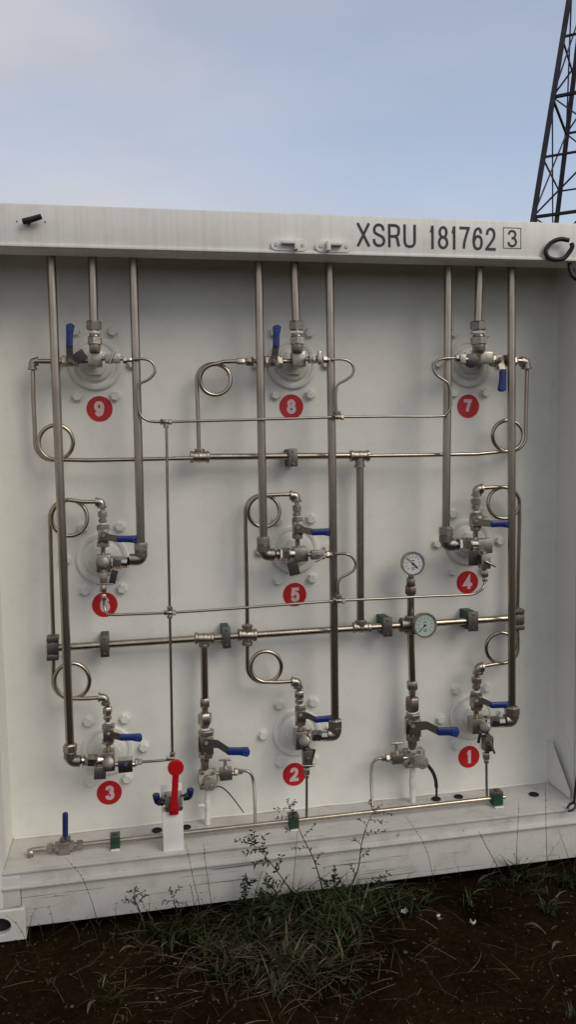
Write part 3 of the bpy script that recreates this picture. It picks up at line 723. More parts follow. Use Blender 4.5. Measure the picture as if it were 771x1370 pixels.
thin('long thin vertical tube dropping to the red lever',[[(222.5,566),(224.5,690),(227,818)],[(227,820),(229,920),(230.5,1012)],[(190,1019.2,.155),(205,1018.3),(228,1016.2)]],
 [(227,819.5,((-1,0),(1,0),(0,1),(0,-1))),(230.5,1014.5,((-1,0),(0,-1)))],s=ST+.0005)
thin('lower thin horizontal tube with branches to numbers 6, 5 and 4',[
 [(138.5,803,.150),(139.5,812,.152),(142,819,.160),(150,822.5),(180,821.5),(227,819.8)],
 [(227,819.8),(300,815),(380,809),(454,803.5)],
 [(449,741.3,.15),(462,741),(471,745),(476,754),(473,763),(465,768.5),(456,773),(452.5,781),(452.5,790),(453.5,803)],
 [(454,803.5),(520,800.5),(580,797.5),(628,795.5),(640,792),(647,786),(649.3,777,.152)]],
 [(453.5,803.7,((-1,0),(1,0),(0,-1)))],s=ST+.001)
thin('straight thin tube dropping from the number 1 needle valve to the drain line',[[(651.3,1020,.150),(651.6,1045,.155),(652,1068,.16)]],[],s=.152)
thin('straight thin tube dropping from the number 2 needle valve to the drain line',[[(410.6,1040,.152),(410.5,1065,.155),(410.5,1094,.16)]],[],s=.152)

# ---------------------------------------------------------------- manifolds
def tee_fit(o,x,y,dirs,s,rb,arm,mat='fit',rp=None):
    k=K(x,y,s); mb=MB(); mb.sphere(P(x,y,s),rb*k*1.05)
    for dx,dy in dirs:
        mb.ccyl(P(x,y,s),P(x+dx*(arm-2),y+dy*(arm-2),s),rb*k,.03); mb.ccyl(P(x+dx*(arm-4.5),y+dy*(arm-4.5),s),P(x+dx*arm,y+dy*arm,s),rb*1.17*k,.2)
    mb.build('tee',M[mat],o)
slope=lambda x:865.8+(x-90)*(827.3-865.8)/590
um=thing('upper_manifold','upper horizontal manifold pipe joined by two tees and a vertical drop pipe','pipe',tuple(P(266,611,SM)),'horizontal manifold pipes')
mb=MB(); mb.sweep([P(276,611.2,SM),P(480,609.6,SM)],.0125,18); mb.build('pipe',M['steel'],um)
tee_fit(um,267,611.3,((-1,0),(1,0)),SM,7.2,13); tee_fit(um,267,611.3,((0,-1),),SM,6.2,11)
tee_fit(um,481.5,609.8,((-1,0),(1,0)),SM,6.6,13); tee_fit(um,481.5,609.8,((0,1),),SM,6.2,16)
mb=MB(); mb.sweep([P(482,620,SM),P(482.5,832,SM)],.0155,18); mb.build('drop_pipe',M['steel'],um)
lm=thing('lower_manifold','lower horizontal manifold pipe spanning the panel with tees and crosses','pipe',tuple(P(90,866,SM)),'horizontal manifold pipes')
mb=MB(); mb.sweep([P(x,slope(x),SM) for x in (72,380,692)],.0140,18); mb.build('pipe',M['steel'],lm)
def blockfit(x,y,w,h):
    mb=MB(); k=K(x,y,SM); boxp(mb,x-w/2,y-h*.22,x+w/2,y+h*.22,SM,.042,.004); cylp(mb,(x,y-h/2),(x,y+h/2),SM,w*.42); 
    boxp(mb,x-w/2,y-h/2,x+w/2,y-h*.28,SM,.046,.004); boxp(mb,x-w/2,y+h*.28,x+w/2,y+h/2,SM,.046,.004); mb.build('cross',M['dark'],lm)
blockfit(70.5,866,16.5,31); blockfit(692.5,828,14,27)
tee_fit(lm,273,slope(273),((-1,0),(1,0)),SM,7,13); tee_fit(lm,273,slope(273),((0,1),),SM,6.3,12)
tee_fit(lm,331,849.5,((-1,0),(1,0)),SM,7.4,12.5); tee_fit(lm,331,849.5,((0,1),(0,-1)),SM,6.4,14)
tee_fit(lm,484,839.5,((-1,0),(1,0)),SM,6.3,12); tee_fit(lm,483,839.5,((0,-1),),SM,6.6,10)
tee_fit(lm,547,836,((-1,0),(1,0)),SM,8.2,11.5,'dark'); tee_fit(lm,549.5,836,((0,-1),(0,1)),SM,6.6,12)
# clamps
def clamp(x,y,w,h,label,mat='fit',green=True,s=SM):
    k=K(x,y,s); o=thing('pipe_clamp',label,'clamp',tuple(P(x,y,.02)),'clamps holding the manifold pipes')
    mb=MB(); c0=P(x,y,.0); c1=P(x,y,s); 
    mb.box((c1.x,D-(s+.018)/2,c1.z),(w*k*.9,s+.018,h*k*.92),bev=.003); mb.build('cushion',M['green' if green else mat],o)
    mb=MB(); mb.box((c1.x,D-s-.021,c1.z),(w*k,.005,h*k),bev=.001); pl=mb.build('cover_plate',M['dark'],o)
    for e in (-1,1):
        mb=MB(); mb.lathe((c1.x,D-s-.0235,c1.z+e*h*k*.36),(c1.x,D-s-.029,c1.z+e*h*k*.36),[(0,.0042),(.6,.0042),(1,.003)],10); mb.build('screw',M['bright'],pl)
clamp(391,612,12,24,'pipe clamp on the upper manifold under the red number 8')
clamp(140,863,12,30,'pipe clamp on the lower manifold below the red number 6')
clamp(302.5,851.5,11,29,'pipe clamp on the lower manifold between a tee and a cross fitting')
clamp(517,837.5,12,25,'green pipe clamp on the lower manifold left of the lower pressure gauge')
clamp(631,830,13,25,'green pipe clamp on the lower manifold below the red number 4')

# ---------------------------------------------------------------- two regulator columns
def column(label,xt,ytop,nuts,pipe_r,x,bv,label2,g0,g1,reg,wy,whitex,plugc,extra_red=False,needle_side=1):
    side='right' if extra_red else 'left'
    o=thing('drop_pipe',label,'pipe',tuple(P(x,ytop,SM)),'drop pipes below the lower manifold')
    mb=MB(); mb.sweep([P(xt,ytop,SM),P(x,nuts[0][0]+2,SM),P(x,bv[1],SM)],lambda t:pipe_r if t<.6 else pipe_r*.72,18); mb.build('pipe',M['steel'],o)
    mb=MB(); hexp(mb,(x,nuts[0][0]),(x,nuts[0][1]),SM,6.7,.1); cylp(mb,(x,nuts[0][1]),(x,nuts[0][1]+6),SM,4.6); mb.build('collar',M['fit'],o)
    mb=MB(); hexp(mb,(x,nuts[1][0]),(x,nuts[1][1]),SM,9,.35); cylp(mb,(x,nuts[1][1]-1),(x,nuts[1][1]+4),SM,6); mb.build('union_nut',M['redsteel' if extra_red else 'fit'],o)
    v,k=ball_valve(0,bv,'v',SM,g0,g1,13,label2,bend=-5)
    v['group']='large ball valves below the lower manifold'
    mb=MB(); mb.cyl(P(x,bv[1]-2.5,SM),P(x,bv[1]-.5,SM),7*k,seg=20); mb.build('seal_ring',M['white'],v)
    mb=MB(); boxp(mb,bv[0]-.5,bv[1]+8,bv[0]+4,bv[3]-8,SM+.022,.012,.001); mb.build('plate',M['bright'],v)
    # regulator
    rx0,ry0,rx1,ry1=reg; cx,cy=(rx0+rx1)/2,(ry0+ry1)/2
    r=thing('relief_valve','round bodied relief valve with protruding cap on the '+side+' drop pipe','valve',tuple(P(cx,cy,SM)),'relief valves under the large ball valves')
    mb=MB(); a=P(x,bv[3]-1,SM); hexp(mb,(x,bv[3]-1),(x,bv[3]+7),SM,6,.2); cylp(mb,(x,bv[3]+4),(x,ry0+3),SM,5.4); mb.build('stub_pipe',M['dark'],r)
    mb=MB(); ccn=P(cx,cy,.03); c2=P(cx,cy,.100); rr=(ry1-ry0)/2*k
    mb.lathe(ccn,c2,[(0,rr*.8),(.1,rr),(.45,rr),(.5,rr*.9),(.6,rr*.9),(.65,rr),(.92,rr),(1,rr*.88)],8,.5); 
    boxp(mb,rx0-1,cy-rr/k*.7,rx1+1,cy+rr/k*.75,.07,.045,.006); mb.build('body',M['brass'],r)
    for i in range(4):
        a=R(45+90*i); q=P(cx+10*math.cos(a),cy+11*math.sin(a),.1); mb=MB(); mb.hexn(q,q+Vector((0,-.008,0)),2.4*k); mb.build('bolt',M['fit'],r)
    mb=MB(); pa=P(cx+1,cy+2,.10); pb=P(plugc[0],plugc[1],.175); mb.lathe(pa,pb,[(0,7.6*k),(.3,7.6*k),(.32,6*k),(.42,6*k),(.44,7.8*k),(.85,7.8*k),(1,5.6*k)],20); 
    mb.lathe(pb,pb+(pb-pa).normalized()*.006,[(0,3.2*k),(1,2.4*k)],12); mb.build('cap',M['brass'],r)
    # white painted vent pipe
    w_=thing('vent_pipe','white painted vent pipe under the '+side+' relief valve','pipe',(P(whitex,wy[1],.055).x,D-.055,ZF),'white vent pipes')
    mb=MB(); a=P(whitex-.3,wy[0],.055); b=P(whitex,wy[1],.055); b.z=ZF; mb.sweep([a,b],3.9*k,16); mb.build('pipe',M['white'],w_)
    mb=MB(); m0=a*.55+b*.45; mb.ccyl(m0+Vector((0,0,.022)),m0-Vector((0,0,.022)),4.5*k); mb.build('coupling',M['white'],w_)
    if extra_red is False:
        mb=MB(); m1=m0+Vector((-.024,0,.0)); mb.ccyl(m1-Vector((.012,0,0)),m1+Vector((.014,0,0)),3.0*k); mb.build('spigot',M['white'],w_)
    return o
column('left drop pipe from the lower manifold down to a large ball valve',272.8,860,((934,946),(954,969)),.0145,274,(265.5,976,286,1013),'large ball valve with blue handle above the left relief valve',(304,1005),(334,1005),(267,1027,289,1056),(1056,1103),277.5,(283,1052),extra_red=False)
column('right drop pipe from the lower pressure gauge down to a large ball valve',550,846,((911,923),(933,950)),.0145,552,(543.5,954,562,990),'large ball valve with blue handle above the right relief valve',(586,978.5),(614,978.5),(541,999,566,1027),(1026,1073),552.5,(569,1022),extra_red=True)
def tneedle(body,hx,hy,label,nut,side):
    x0,y0,x1,y1=body; cx,cy=(x0+x1)/2,(y0+y1)/2; s=.09; k=K(cx,cy,s)
    o=thing('needle_valve',label,'valve',tuple(P(cx,cy,s)),'small needle valves with a T handle')
    mb=MB(); boxp(mb,x0,y0,x1,y1,s,(y1-y0)*k*.9,.003); cylp(mb,(x0-6,cy),(x1+6,cy),s,3.0); mb.build('body',M['fit'],o)
    mb=MB(); mb.lathe(P(cx,y0+1,s),P(hx,hy,s),[(0,4.6*k),(.25,3.4*k),(.5,2.4*k),(1,1.8*k)],14); mb.build('stem',M['fit'],o)
    mb=MB(); a=P(hx-8,hy,s);b=P(hx+8,hy-.4,s); mb.ccyl(a,b,1.5*k,.05,10); mb.build('handle',M['fit'],o)
    mb=MB(); hexp(mb,(nut[0],nut[2]),((nut[0]+nut[1])/2,nut[2]),s,4.8,.1); hexp(mb,((nut[0]+nut[1])/2,nut[2]),(nut[1],nut[2]),s,3.8,.4); mb.build('nut',M['fit'],o)
tneedle((293.5,1028.5,310.5,1041.5),301,1017,'needle valve with T handle to the right of the left relief valve',(313,324,1032.5),1)
tneedle((523.5,1008.5,539,1020),530.5,994.5,'needle valve with T handle to the left of the right relief valve',(521,511,1014.5),-1)
o=thin('bent thin tube going down from the T handle needle valve beside the left relief valve',[[(322,1032,.09),(330,1031.5,.092),(336,1036,.095),(339.5,1048,.10),(341,1075,.13),(341.5,1101,.155)]],[],s=.1,r=.0060)
o=thin('bent thin tube going down from the T handle needle valve beside the right relief valve',[[(512,1014.5,.09),(504,1016,.09),(498.5,1022,.092),(497,1034,.10),(497.3,1055,.12),(499,1082,.155)]],[],s=.1,r=.0060)
# black cables of the relief valves
mb=MB(); mb.sweep(smooth_path([P(573,1024,.14),P(579,1032,.13),P(583,1042,.11),P(584.5,1055,.09),P(584.5,1068.5,.075)]),lambda t:.0075 if t<.75 else .0050,10)
o=mb.build('cable',M['black']); tag(o,'short thick black hose curving from the right relief valve to the floor','hose')
mb=MB(); mb.sweep(smooth_path([P(289,1052,.13),P(296,1053,.12),P(305,1060,.11),P(315,1072,.10),P(326,1087,.08)]),lambda t:.0032-.0012*t,8)
o=mb.build('wire',M['tag']); tag(o,'thin dark wire hanging out of the left relief valve','wire')

# ---------------------------------------------------------------- pressure gauges
def gauge(cx,cy,rpx,s,label,dialm,needle_ang,tail,side=False,tilt=(0,0)):
    k=K(cx,cy,s); r=rpx*k; c=P(cx,cy,s)
    o=thing('pressure_gauge',label,'gauge',tuple(c),'round pressure gauges')
    n=Vector((tilt[0],-1,tilt[1])).normalized(); b=c-n*.030
    mb=MB(); mb.lathe(b,c+n*.006,[(0,r*.82),(.12,r*.93),(.75,r*.93),(.80,r),(1,r),(1.0,r*.90),(.84,r*.87)],40,caps=False); mb.lathe(b-n*.001,b,[(0,r*.5),(1,r*.8)],30); mb.build('case',M['fit'],o)
    mb=MB(); mb.lathe(c-n*.0015,c+n*.0012,[(0,r*.86),(1,r*.86)],40); d=mb.build('dial',M[dialm],o)
    u,v=mb.frame(n) if False else (Vector((0,0,1))-n*n.z,None); u.normalize(); v=n.cross(u)  # u up, v = image-left/right
    rt=-v if v.x<0 else v
    def pt(a,rad,h): return c+n*h+(rt*math.sin(a)+u*math.cos(a))*rad
    rot=lambda a:Matrix((rt*math.sin(a)+u*math.cos(a),n,(rt*math.sin(a)+u*math.cos(a)).cross(n))).transposed()
    mb=MB()
    for i in range(41):
        a=R(-135+270*i/40); big=i%4==0; ln=r*(.12 if big else .06)
        mb.box(pt(a,r*.80-ln/2,.0016),(ln,.0004,r*(.022 if big else .010)),rot=rot(a))
    for i in range(11):
        a=R(-135+27*i); mb.box(pt(a,r*.56,.0016),(r*.08,.0004,r*.075),rot=rot(a))
    mb.box(pt(R(0),r*.26,.0016),(r*.06,.0004,r*.30),rot=rot(0)); mb.box(pt(R(180),r*.36,.0016),(r*.06,.0004,r*.34),rot=rot(0)); mb.box(pt(R(180),r*.50,.0016),(r*.05,.0004,r*.24),rot=rot(0))
    mb.build('scale',M['letter'],d)
    mb=MB(); a=R(needle_ang); p0=pt(a+math.pi,r*tail,.0035); p1=pt(a,r*.74,.0035); m0=pt(a,0,.0035)
    mb.box((p1+m0)/2,((p1-m0).length,.0008,r*.045),rot=rot(a)); mb.box((p0+m0)/2,((p0-m0).length,.0008,r*.11),rot=rot(a)); mb.lathe(c+n*.002,c+n*.0055,[(0,r*.10),(1,r*.08)],14); mb.build('pointer',M['letter'],o)
    return o
g=gauge(553,754,15.6,.120,'upper pressure gauge with white dial on top of its own stem','dial',-47,.52)
s=SM
mb=MB(); cylp(mb,(550.5,768),(550,777),.09,3.6); hexp(mb,(550,773),(550,785),.085,5.6,.2); mb.build('stem',M['dark'],g)
o=thing('gauge_pipe','short vertical pipe carrying the upper pressure gauge','pipe',tuple(P(550,800,SM)))
mb=MB(); hexp(mb,(549.8,783),(549.8,795),.078,7.4,.3); mb.build('union_nut',M['redsteel'],o)
mb=MB(); mb.sweep([P(549.8,792,SM),P(550,828,SM)],.0150,18); mb.build('pipe',M['steel'],o)
g=gauge(569,836.5,16.2,.130,'lower pressure gauge with greenish dial in front of the lower manifold','dialg',-130,.05,tilt=(.10,.03))
mb=MB(); cylp(mb,(551,836),(567,836.5),.075,5.5,s2=.095); mb.build('stem',M['dark'],g)

# ---------------------------------------------------------------- bottom drain line
SD=.160
dl=thing('drain_line','thin steel drain line running along the floor of the recess under the whole panel','pipe',tuple(P(42,1137,SD)))
dy=lambda x:1137.5+(x-42)*(1066.8-1137.5)/628
mb=MB(); mb.sweep([P(x,dy(x),SD) for x in (104,380,676)],.0093,14); mb.build('pipe',M['steel'],dl)
mb=MB(); mb.sweep(fillet([P(78,dy(78),SD),P(40,dy(40),SD),P(40.5,1146,SD)],.02),.0098,14); mb.cyl(P(40,1146,SD),P(40,1150,SD),.012); 
k=K(42,1137,SD); mb.ccyl(P(36,dy(40)+3,SD),P(44,dy(40)+3,SD),5*k); mb.build('elbow',M['fit'],dl)
for a_,b_ in ((62,71),(97,111)):
    mb=MB(); cylp(mb,(a_,dy(a_)),(b_,dy(b_)),SD,4.6); hexp(mb,(b_-8.5,dy(b_-8.5)),(b_,dy(b_)),SD,6.2,.3); mb.build('union_nut',M['fit'],dl)
o=thing('ball_valve','stubby ball valve with upright dark blue handle at the lower left corner','valve',tuple(P(86,1132,SD)),'ball valves with blue handles')
mb=MB(); boxp(mb,77,1125,95,1141,SD,.04,.007); hexp(mb,(73,dy(73)),(80,dy(80)),SD,7.5,.3); hexp(mb,(92,dy(92)),(99,dy(99)),SD,7,.3); mb.build('body',M['redsteel'] if False else M['fit'],o)
mb=MB(); boxp(mb,80,1121.5,94,1126,SD,.03,.002); cylp(mb,(87,1118),(87,1127),SD,2.8); boxp(mb,84.5,1112,89.5,1121,SD+.01,.005,.001); mb.build('stem',M['dark'],o)
mb=MB(); a=P(87,1119,SD+.012);b=P(87,1087,SD+.012); mb.lathe(a,b,[(0,3.6*k),(.05,4*k),(.93,4*k),(.98,3.4*k),(1,2*k)],16); mb.build('grip',M['navy'],o)
def dclamp(x,label):
    y=dy(x); o=thing('pipe_clamp',label,'clamp',(P(x,y,SD).x,D-SD,ZF),'green clamps holding the drain line'); c=P(x,y,SD); k=K(x,y,SD)
    mb=MB(); mb.box((c.x,c.y,c.z),(13*k,.042,15*k),bev=.003); mb.box((c.x,c.y,c.z-4*k),(12.4*k,.047,8*k),bev=.002); mb.build('cushion',M['green'],o)
    mb=MB(); mb.box((c.x,c.y,c.z+8.6*k),(13.5*k,.040,2.2*k),bev=.001); mb.hexn((c.x,c.y,c.z+9.7*k),(c.x,c.y,c.z+11.8*k),3*k); mb.build('cover_plate',M['dark'],o)
    mb=MB(); mb.box((c.x,c.y-.012,(ZF+c.z-8*k)/2+.001),(11.5*k,.046,abs(c.z-8*k-ZF)+.002),bev=.001); mb.build('base',M['white'],o)
dclamp(154,'green clamp on the drain line nearest the upright blue handle')
dclamp(392.5,'green clamp on the drain line behind the tall weed')
dclamp(664.5,'green clamp at the right end of the drain line')
# ---------------------------------------------------------------- red lever valve on white stand
ss=.215
f=P(232,1134,ss); cst=thing('red_lever_valve','control valve with bright red lever and black elbows on a white square post','valve',(f.x,f.y,ZF))
k=K(232,1100,ss)
mb=MB(); top=P(232,1082,ss); mb.box((f.x,f.y,(ZF+top.z)/2),(27.5*k,.055,top.z-ZF),bev=.003); mb.build('post',M['white'],cst)
mb=MB(); bt=P(232,1057,ss); mb.box((f.x-.001,f.y+.022,(top.z+bt.z)/2+.012),(29*k,.008,.078),bev=.002); mb.build('back_plate',M['white'],cst)
mb=MB(); boxp(mb,220,1062,244,1083,ss,.05,.006); boxp(mb,222,1065,230,1081,ss+.026,.01,.002); boxp(mb,237,1066,243,1080,ss+.026,.01,.002)
bd=mb.build('valve_body',M['brass'],cst)
for bx,by in ((221,1064),(243,1064),(222,1081),(243,1080)):
    mb=MB(); q=P(bx,by,ss+.028); mb.hexn(q,q+Vector((0,-.008,0)),1.9*k); mb.build('bolt',M['dark'],bd)
mb=MB(); a0=P(232.5,1083,ss+.046); a1=P(234.8,1037,ss+.052); d=(a1-a0).normalized(); sd_=d.cross(Vector((0,-1,0)))
ring=[]
for p,hh in ((a0-d*.006,4.2),(a0,4.6),(a0+d*.012,4.0),(a1,4.3)): ring.append([mb.bm.verts.new(p+sd_*sx*hh*k+Vector((0,-1,0))*sy*.006) for sx,sy in ((-1,-1),(1,-1),(1,1),(-1,1))])
for q,r in zip(ring,ring[1:]):
    for i in range(4): mb.bm.faces.new((q[i],q[(i+1)%4],r[(i+1)%4],r[i]))
mb.bm.faces.new(ring[0][::-1]); mb.bm.faces.new(ring[-1])
lv=mb.build('lever',M['redp'],cst)
mb=MB(); c=P(235,1027,ss+.052); mb.lathe(c+Vector((0,.008,0)),c+Vector((0,-.008,0)),[(0,9.8*k),(.12,10.6*k),(.86,10.6*k),(1,10.0*k)],36); mb.build('knob',M['redp'],lv)
mb=MB(); boxp(mb,226,1074,239,1089,ss+.034,.012,.003); mb.build('pivot',M['redp'],lv)
for sx,pts,capx in ((-1,[(219,1074),(210.5,1072.5),(209,1067)],0),(1,[(245,1067),(253,1065.5),(254.5,1060)],1)):
    mb=MB(); mb.sweep(fillet([P(*q,ss) for q in pts],.006),4.6*k,14); hexp(mb,pts[1],(pts[1][0]-sx*5,pts[1][1]),ss,5.2); e=mb.build('air_elbow',M['plastic'],cst)
    mb=MB(); t0=P(*pts[2],ss); mb.ccyl(t0,t0+Vector((sx*.001,0,.014)),4.9*k); mb.build('release_ring',M['navy'],e)

# ---------------------------------------------------------------- black rubber bits on the beam
hk=P(41,293,D+.02)
mb=MB(); a=P(30,296.5,D+.022);b=P(55,289.5,D+.030)
mb.sweep(smooth_path([a,a*.6+b*.4+Vector((0,0,-.001)),b]),lambda t:.0105-.002*abs(t-.3),14); mb.ccyl(P(37,296,D+.0),P(37,296,D+.024),.0105)
o=mb.build('rubber_stop',M['black']); tag(o,'slanted black rubber stop at the upper left of the white beam','rubber stop')
for e in ((22,296),(60,297)):
    mb=MB(); q=P(*e,D+.0005); mb.cyl(q,q+Vector((0,-.001,0)),.0025,seg=8); mb.build('screw_hole',M['hole'],cont)
def rope(pts,r,label,cat,name,s_):
    mb=MB(); mb.sweep(smooth_path(pts,6),r,10); o=mb.build(name,M['black']); tag(o,label,cat); return o
rp_=[P(762,321.5,D+.03),P(750,320,D+.025),P(738,325,D+.018),P(731,335,D+.014),P(734,344,D+.014),P(744,347.5,D+.016),P(755,345.5,D+.02),P(762,338,D+.024),P(766.5,330,D+.03),P(765,325,D+.03),P(764,323,D+.03)]
rope(rp_[:-1],.0085,'black rubber strap loop hanging on the white beam right of the boxed 3','strap','rubber_strap',0)
rope([P(763,351,D-.02),P(763.5,360,D-.01),P(768,370,D+.0),P(777,374,D+.0),P(786,366,D)],.0085,'black rubber strap drooping below the right end of the beam','strap','rubber_strap',0)
mbp=[G(760,1081,ZF+.01),G(763.5,1076,ZF+.02),G(769,1074,ZF+.03),G(771,1079,ZF+.02),G(766,1084,ZF+.01),G(761,1085,ZF+.008)]
mb=MB(); mb.sweep(smooth_path(mbp,5),.005,8,closed=False)
q=mbp[2]; mb.sweep(smooth_path([q,q+Vector((.004,.0,.05)),q+Vector((.012,.0,.12)),q+Vector((.016,.002,.20))],5),.005,8)
o=mb.build('black_cord',M['black']); tag(o,'looped black cord hanging at the lower right corner of the recess','cord')

# ---------------------------------------------------------------- lattice tower
def P3(px,py,wd): return Cv+ray(px,py)*wd
TD=26.0
p1=P3(712,295,TD); p2=P3(760,0,TD)
lean=(p2-p1); lean=Vector((lean.x/lean.z,lean.y/lean.z,0)); lm_=abs(lean.x)*1.0
dirx=Vector((math.cos(R(8)),math.sin(R(8)),0)); lr=lm_/dirx.x*.96
T=17.0; zc=p1.z; half=lr*T      # half diagonal at p1 height
axis=Vector((p1.x,p1.y,0))+dirx*half
def leg(i,z):
    h=half-(z-zc)*lr; a=math.atan2(-dirx.y,-dirx.x)+math.pi/2*i; return Vector((axis.x+h*math.cos(a),axis.y+h*math.sin(a),z))
tw=thing('lattice_tower','dark steel lattice transmission tower rising behind the container','tower',(axis.x,axis.y,0))
def angle_bar(mb,a,b,w_,t=.3):
    ax=(b-a).normalized(); u,v=mb.frame(ax); 
    for (du,dv,su,sv_) in ((0,.5,1,t*.4),(.5,0,t*.4,1)):
        c=(a+b)/2+u*(du*w_-.0)+v*(dv*w_)
        rot=Matrix((ax,u,v)).transposed()
        mb.box(c,((b-a).length,w_*(t*.5 if du else 1),w_*(1 if du else t*.5)),rot=rot)
topz=zc+T*.90
for i in range(4):
    mb=MB(); angle_bar(mb,leg(i,0),leg(i,topz),.145,.9); mb.build('leg',M['tower'],tw)
lev=[zc+.1+ (p1-P3(712,295-158,TD)).length*j*(1 if j<2 else 1) for j in range(-2,5)]
step=lev[1]-lev[0]; lev=[0.02]+[z for z in lev if z>1.0]; z=lev[-1]
while z<topz-1.5:
    step*=.8; z+=step; lev.append(min(z,topz))
for a_,b_ in zip(lev,lev[1:]):
    mz=(a_+b_)/2
    for i in range(4):
        j=(i+1)%4; w_=.055
        mb=MB(); A,B,Cc,Dd=leg(i,a_),leg(j,a_),leg(i,b_),leg(j,b_)
        angle_bar(mb,A,Dd,w_*1.0); angle_bar(mb,B,Cc,w_*1.0)
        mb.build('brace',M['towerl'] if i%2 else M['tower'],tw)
        mb=MB(); angle_bar(mb,Cc,Dd,.085)
        mb.build('crossbar',M['tower'],tw); mb=MB(); angle_bar(mb,leg(i,mz),leg(j,mz),.06)
        mb.build('crossbar',M['tower'],tw)
for j,(zz,wd) in enumerate(((topz-.5,3.2),(topz-3.0,4.2))):
    mb=MB(); c=Vector((axis.x,axis.y,zz)); dd=Vector((.8,.6,0))
    for sg in (-1,1):
        tip=c+dd*wd*sg; angle_bar(mb,c+Vector((0,0,.4)),tip,.07); angle_bar(mb,c-Vector((0,0,.4)),tip,.07)
    mb.build('crossarm',M['tower'],tw)

# ---------------------------------------------------------------- vegetation
def leafmat(name,stops):
    m=bpy.data.materials.new(name); m.use_nodes=True; t=m.node_tree; b=t.nodes['Principled BSDF']
    g=t.nodes.new('ShaderNodeNewGeometry'); r=t.nodes.new('ShaderNodeValToRGB'); e=r.color_ramp.elements
    e[0].position=stops[0][0]; e[0].color=(*stops[0][1],1); e[1].position=stops[-1][0]; e[1].color=(*stops[-1][1],1)
    for p,c in stops[1:-1]: x=e.new(p); x.color=(*c,1)
    t.links.new(g.outputs['Random Per Island'],r.inputs[0]); t.links.new(r.outputs[0],b.inputs['Base Color']); b.inputs['Roughness'].default_value=.6
    b.inputs['Specular IOR Level'].default_value=.25
    return m
M['grass']=leafmat('grass_blades',[(0,(.008,.014,.003)),(.35,(.017,.032,.005)),(.62,(.034,.054,.010)),(.78,(.05,.046,.018)),(.9,(.09,.07,.038)),(1,(.15,.12,.075))])
M['straw']=leafmat('dry_straw',[(0,(.03,.019,.011)),(.6,(.06,.042,.026)),(1,(.13,.10,.065))])
M['deadleaf']=pm('dead_leaf',(.085,.058,.034),.7,vary=.5,scale=60)
M['weed']=leafmat('weed_leaves',[(0,(.010,.018,.010)),(.6,(.018,.030,.015)),(1,(.035,.045,.022))])
M['stem']=pm('weed_stem',(.028,.026,.017),.6,vary=.3,scale=20)
M['petal']=pm('white_scrap',(.50,.50,.47),.6,vary=.2,scale=60)
M['peb']=leafmat('pebbles',[(0,(.014,.011,.008)),(.8,(.032,.026,.02)),(1,(.13,.12,.105))])
def blade(mb,p,az,h,lean,w_,droop=.4,n=5):
    d=Vector((math.cos(az),math.sin(az),0)); sd=Vector((-d.y,d.x,0)); tw_=random.uniform(-.8,.8); sd=(sd*math.cos(tw_)+d*math.sin(tw_))
    prev=None
    for i in range(n+1):
        t=i/n; c=p+d*(lean*h*t**1.5)+Vector((0,0,h*(t-droop*t**3*.6))); ww=w_*(1-t**1.8)*.5+.0003
        cur=(mb.bm.verts.new(c-sd*ww),mb.bm.verts.new(c+sd*ww+Vector((0,0,ww*.4))))
        if prev: mb.bm.faces.new((prev[0],prev[1],cur[1],cur[0]))
        prev=cur
def gp(px,py):
    p=G(px,py,-.005); p.z=gh(p.x,p.y)-.004; return p
# clusters: (px,py,spread px x, spread px y, count, height, width)
CL=[(400,1215,52,16,700,.15,.0050),(330,1235,60,25,420,.09,.0042),(440,1245,45,22,420,.12,.0048),(300,1290,60,25,150,.07,.004),(400,1290,50,22,240,.09,.0045),
    (470,1218,28,10,200,.11,.0045),(270,1222,32,12,170,.10,.0032),(700,1172,45,10,330,.085,.0042),(745,1200,35,22,120,.07,.004),(215,1236,40,16,200,.07,.0035),(300,1250,90,30,260,.06,.0035),(640,1166,45,7,190,.07,.0035),(560,1190,50,6,120,.05,.0035),(765,1160,30,8,200,.10,.004),(120,1258,45,12,60,.04,.003),
    (560,1195,60,8,80,.05,.0035),(100,1280,80,50,40,.03,.003),(600,1290,120,50,50,.03,.003),(720,1280,60,50,30,.04,.003)]
mb=MB()
for (cx,cy,sx,sy,n,h,w_) in CL:
    tuf=[(random.gauss(cx,sx),random.gauss(cy,sy)) for _ in range(max(3,n//14))]
    for i in range(n):
        tx,ty=random.choice(tuf); x=random.gauss(tx,4); y=random.gauss(ty,2)
        lim=1248-(x-34)*.1275+3
        if y<lim: y=lim+random.uniform(0,6)
        if y>1460: continue
        p=gp(x,y)
        if p.y>-.01: continue
        hh=h*random.uniform(.4,1.35); az=random.uniform(0,6.283)
        if p.y>-.12 and math.sin(az)>0: az=-az
        blade(mb,p,az,hh,random.uniform(.2,1.3),w_*random.uniform(.5,2.6),random.uniform(.1,.9))
o=mb.build('grass',M['grass'],angle=180); tag(o,'rough dark grass growing along the foot of the container','grass',kind='stuff')
# dry straw lying about
mb=MB()
for i in range(900):
    big=i>300; x,y=(random.gauss(370,75),random.gauss(1275,38)) if big else (random.choice((random.gauss(330,110),random.uniform(0,771))),random.gauss(1290,45))
    lim=1252-(x-34)*.1275+6
    if y<lim or y>1420: continue
    p=gp(x,y)+Vector((0,0,random.uniform(.004,.06 if big else .02))); az=random.uniform(0,6.283); l=random.uniform(.02,.13)
    d=Vector((math.cos(az),math.sin(az),random.uniform(-.1,.35))); e=Vector((math.cos(az+.5),math.sin(az+.5),random.uniform(-.5,.1)))
    pts=smooth_path([p,p+d*l*.5,p+d*l*.5+e*l*.5],3) if random.random()<.35 else [p,p+d*l*.5+Vector((0,0,.003)),p+d*l]; r=random.uniform(.0005,.0013)
    mb.sweep(pts,r,4)
o=mb.build('dry_straw',M['straw'],angle=180); tag(o,'dry straw and dead stalks scattered over the soil','straw',kind='stuff')
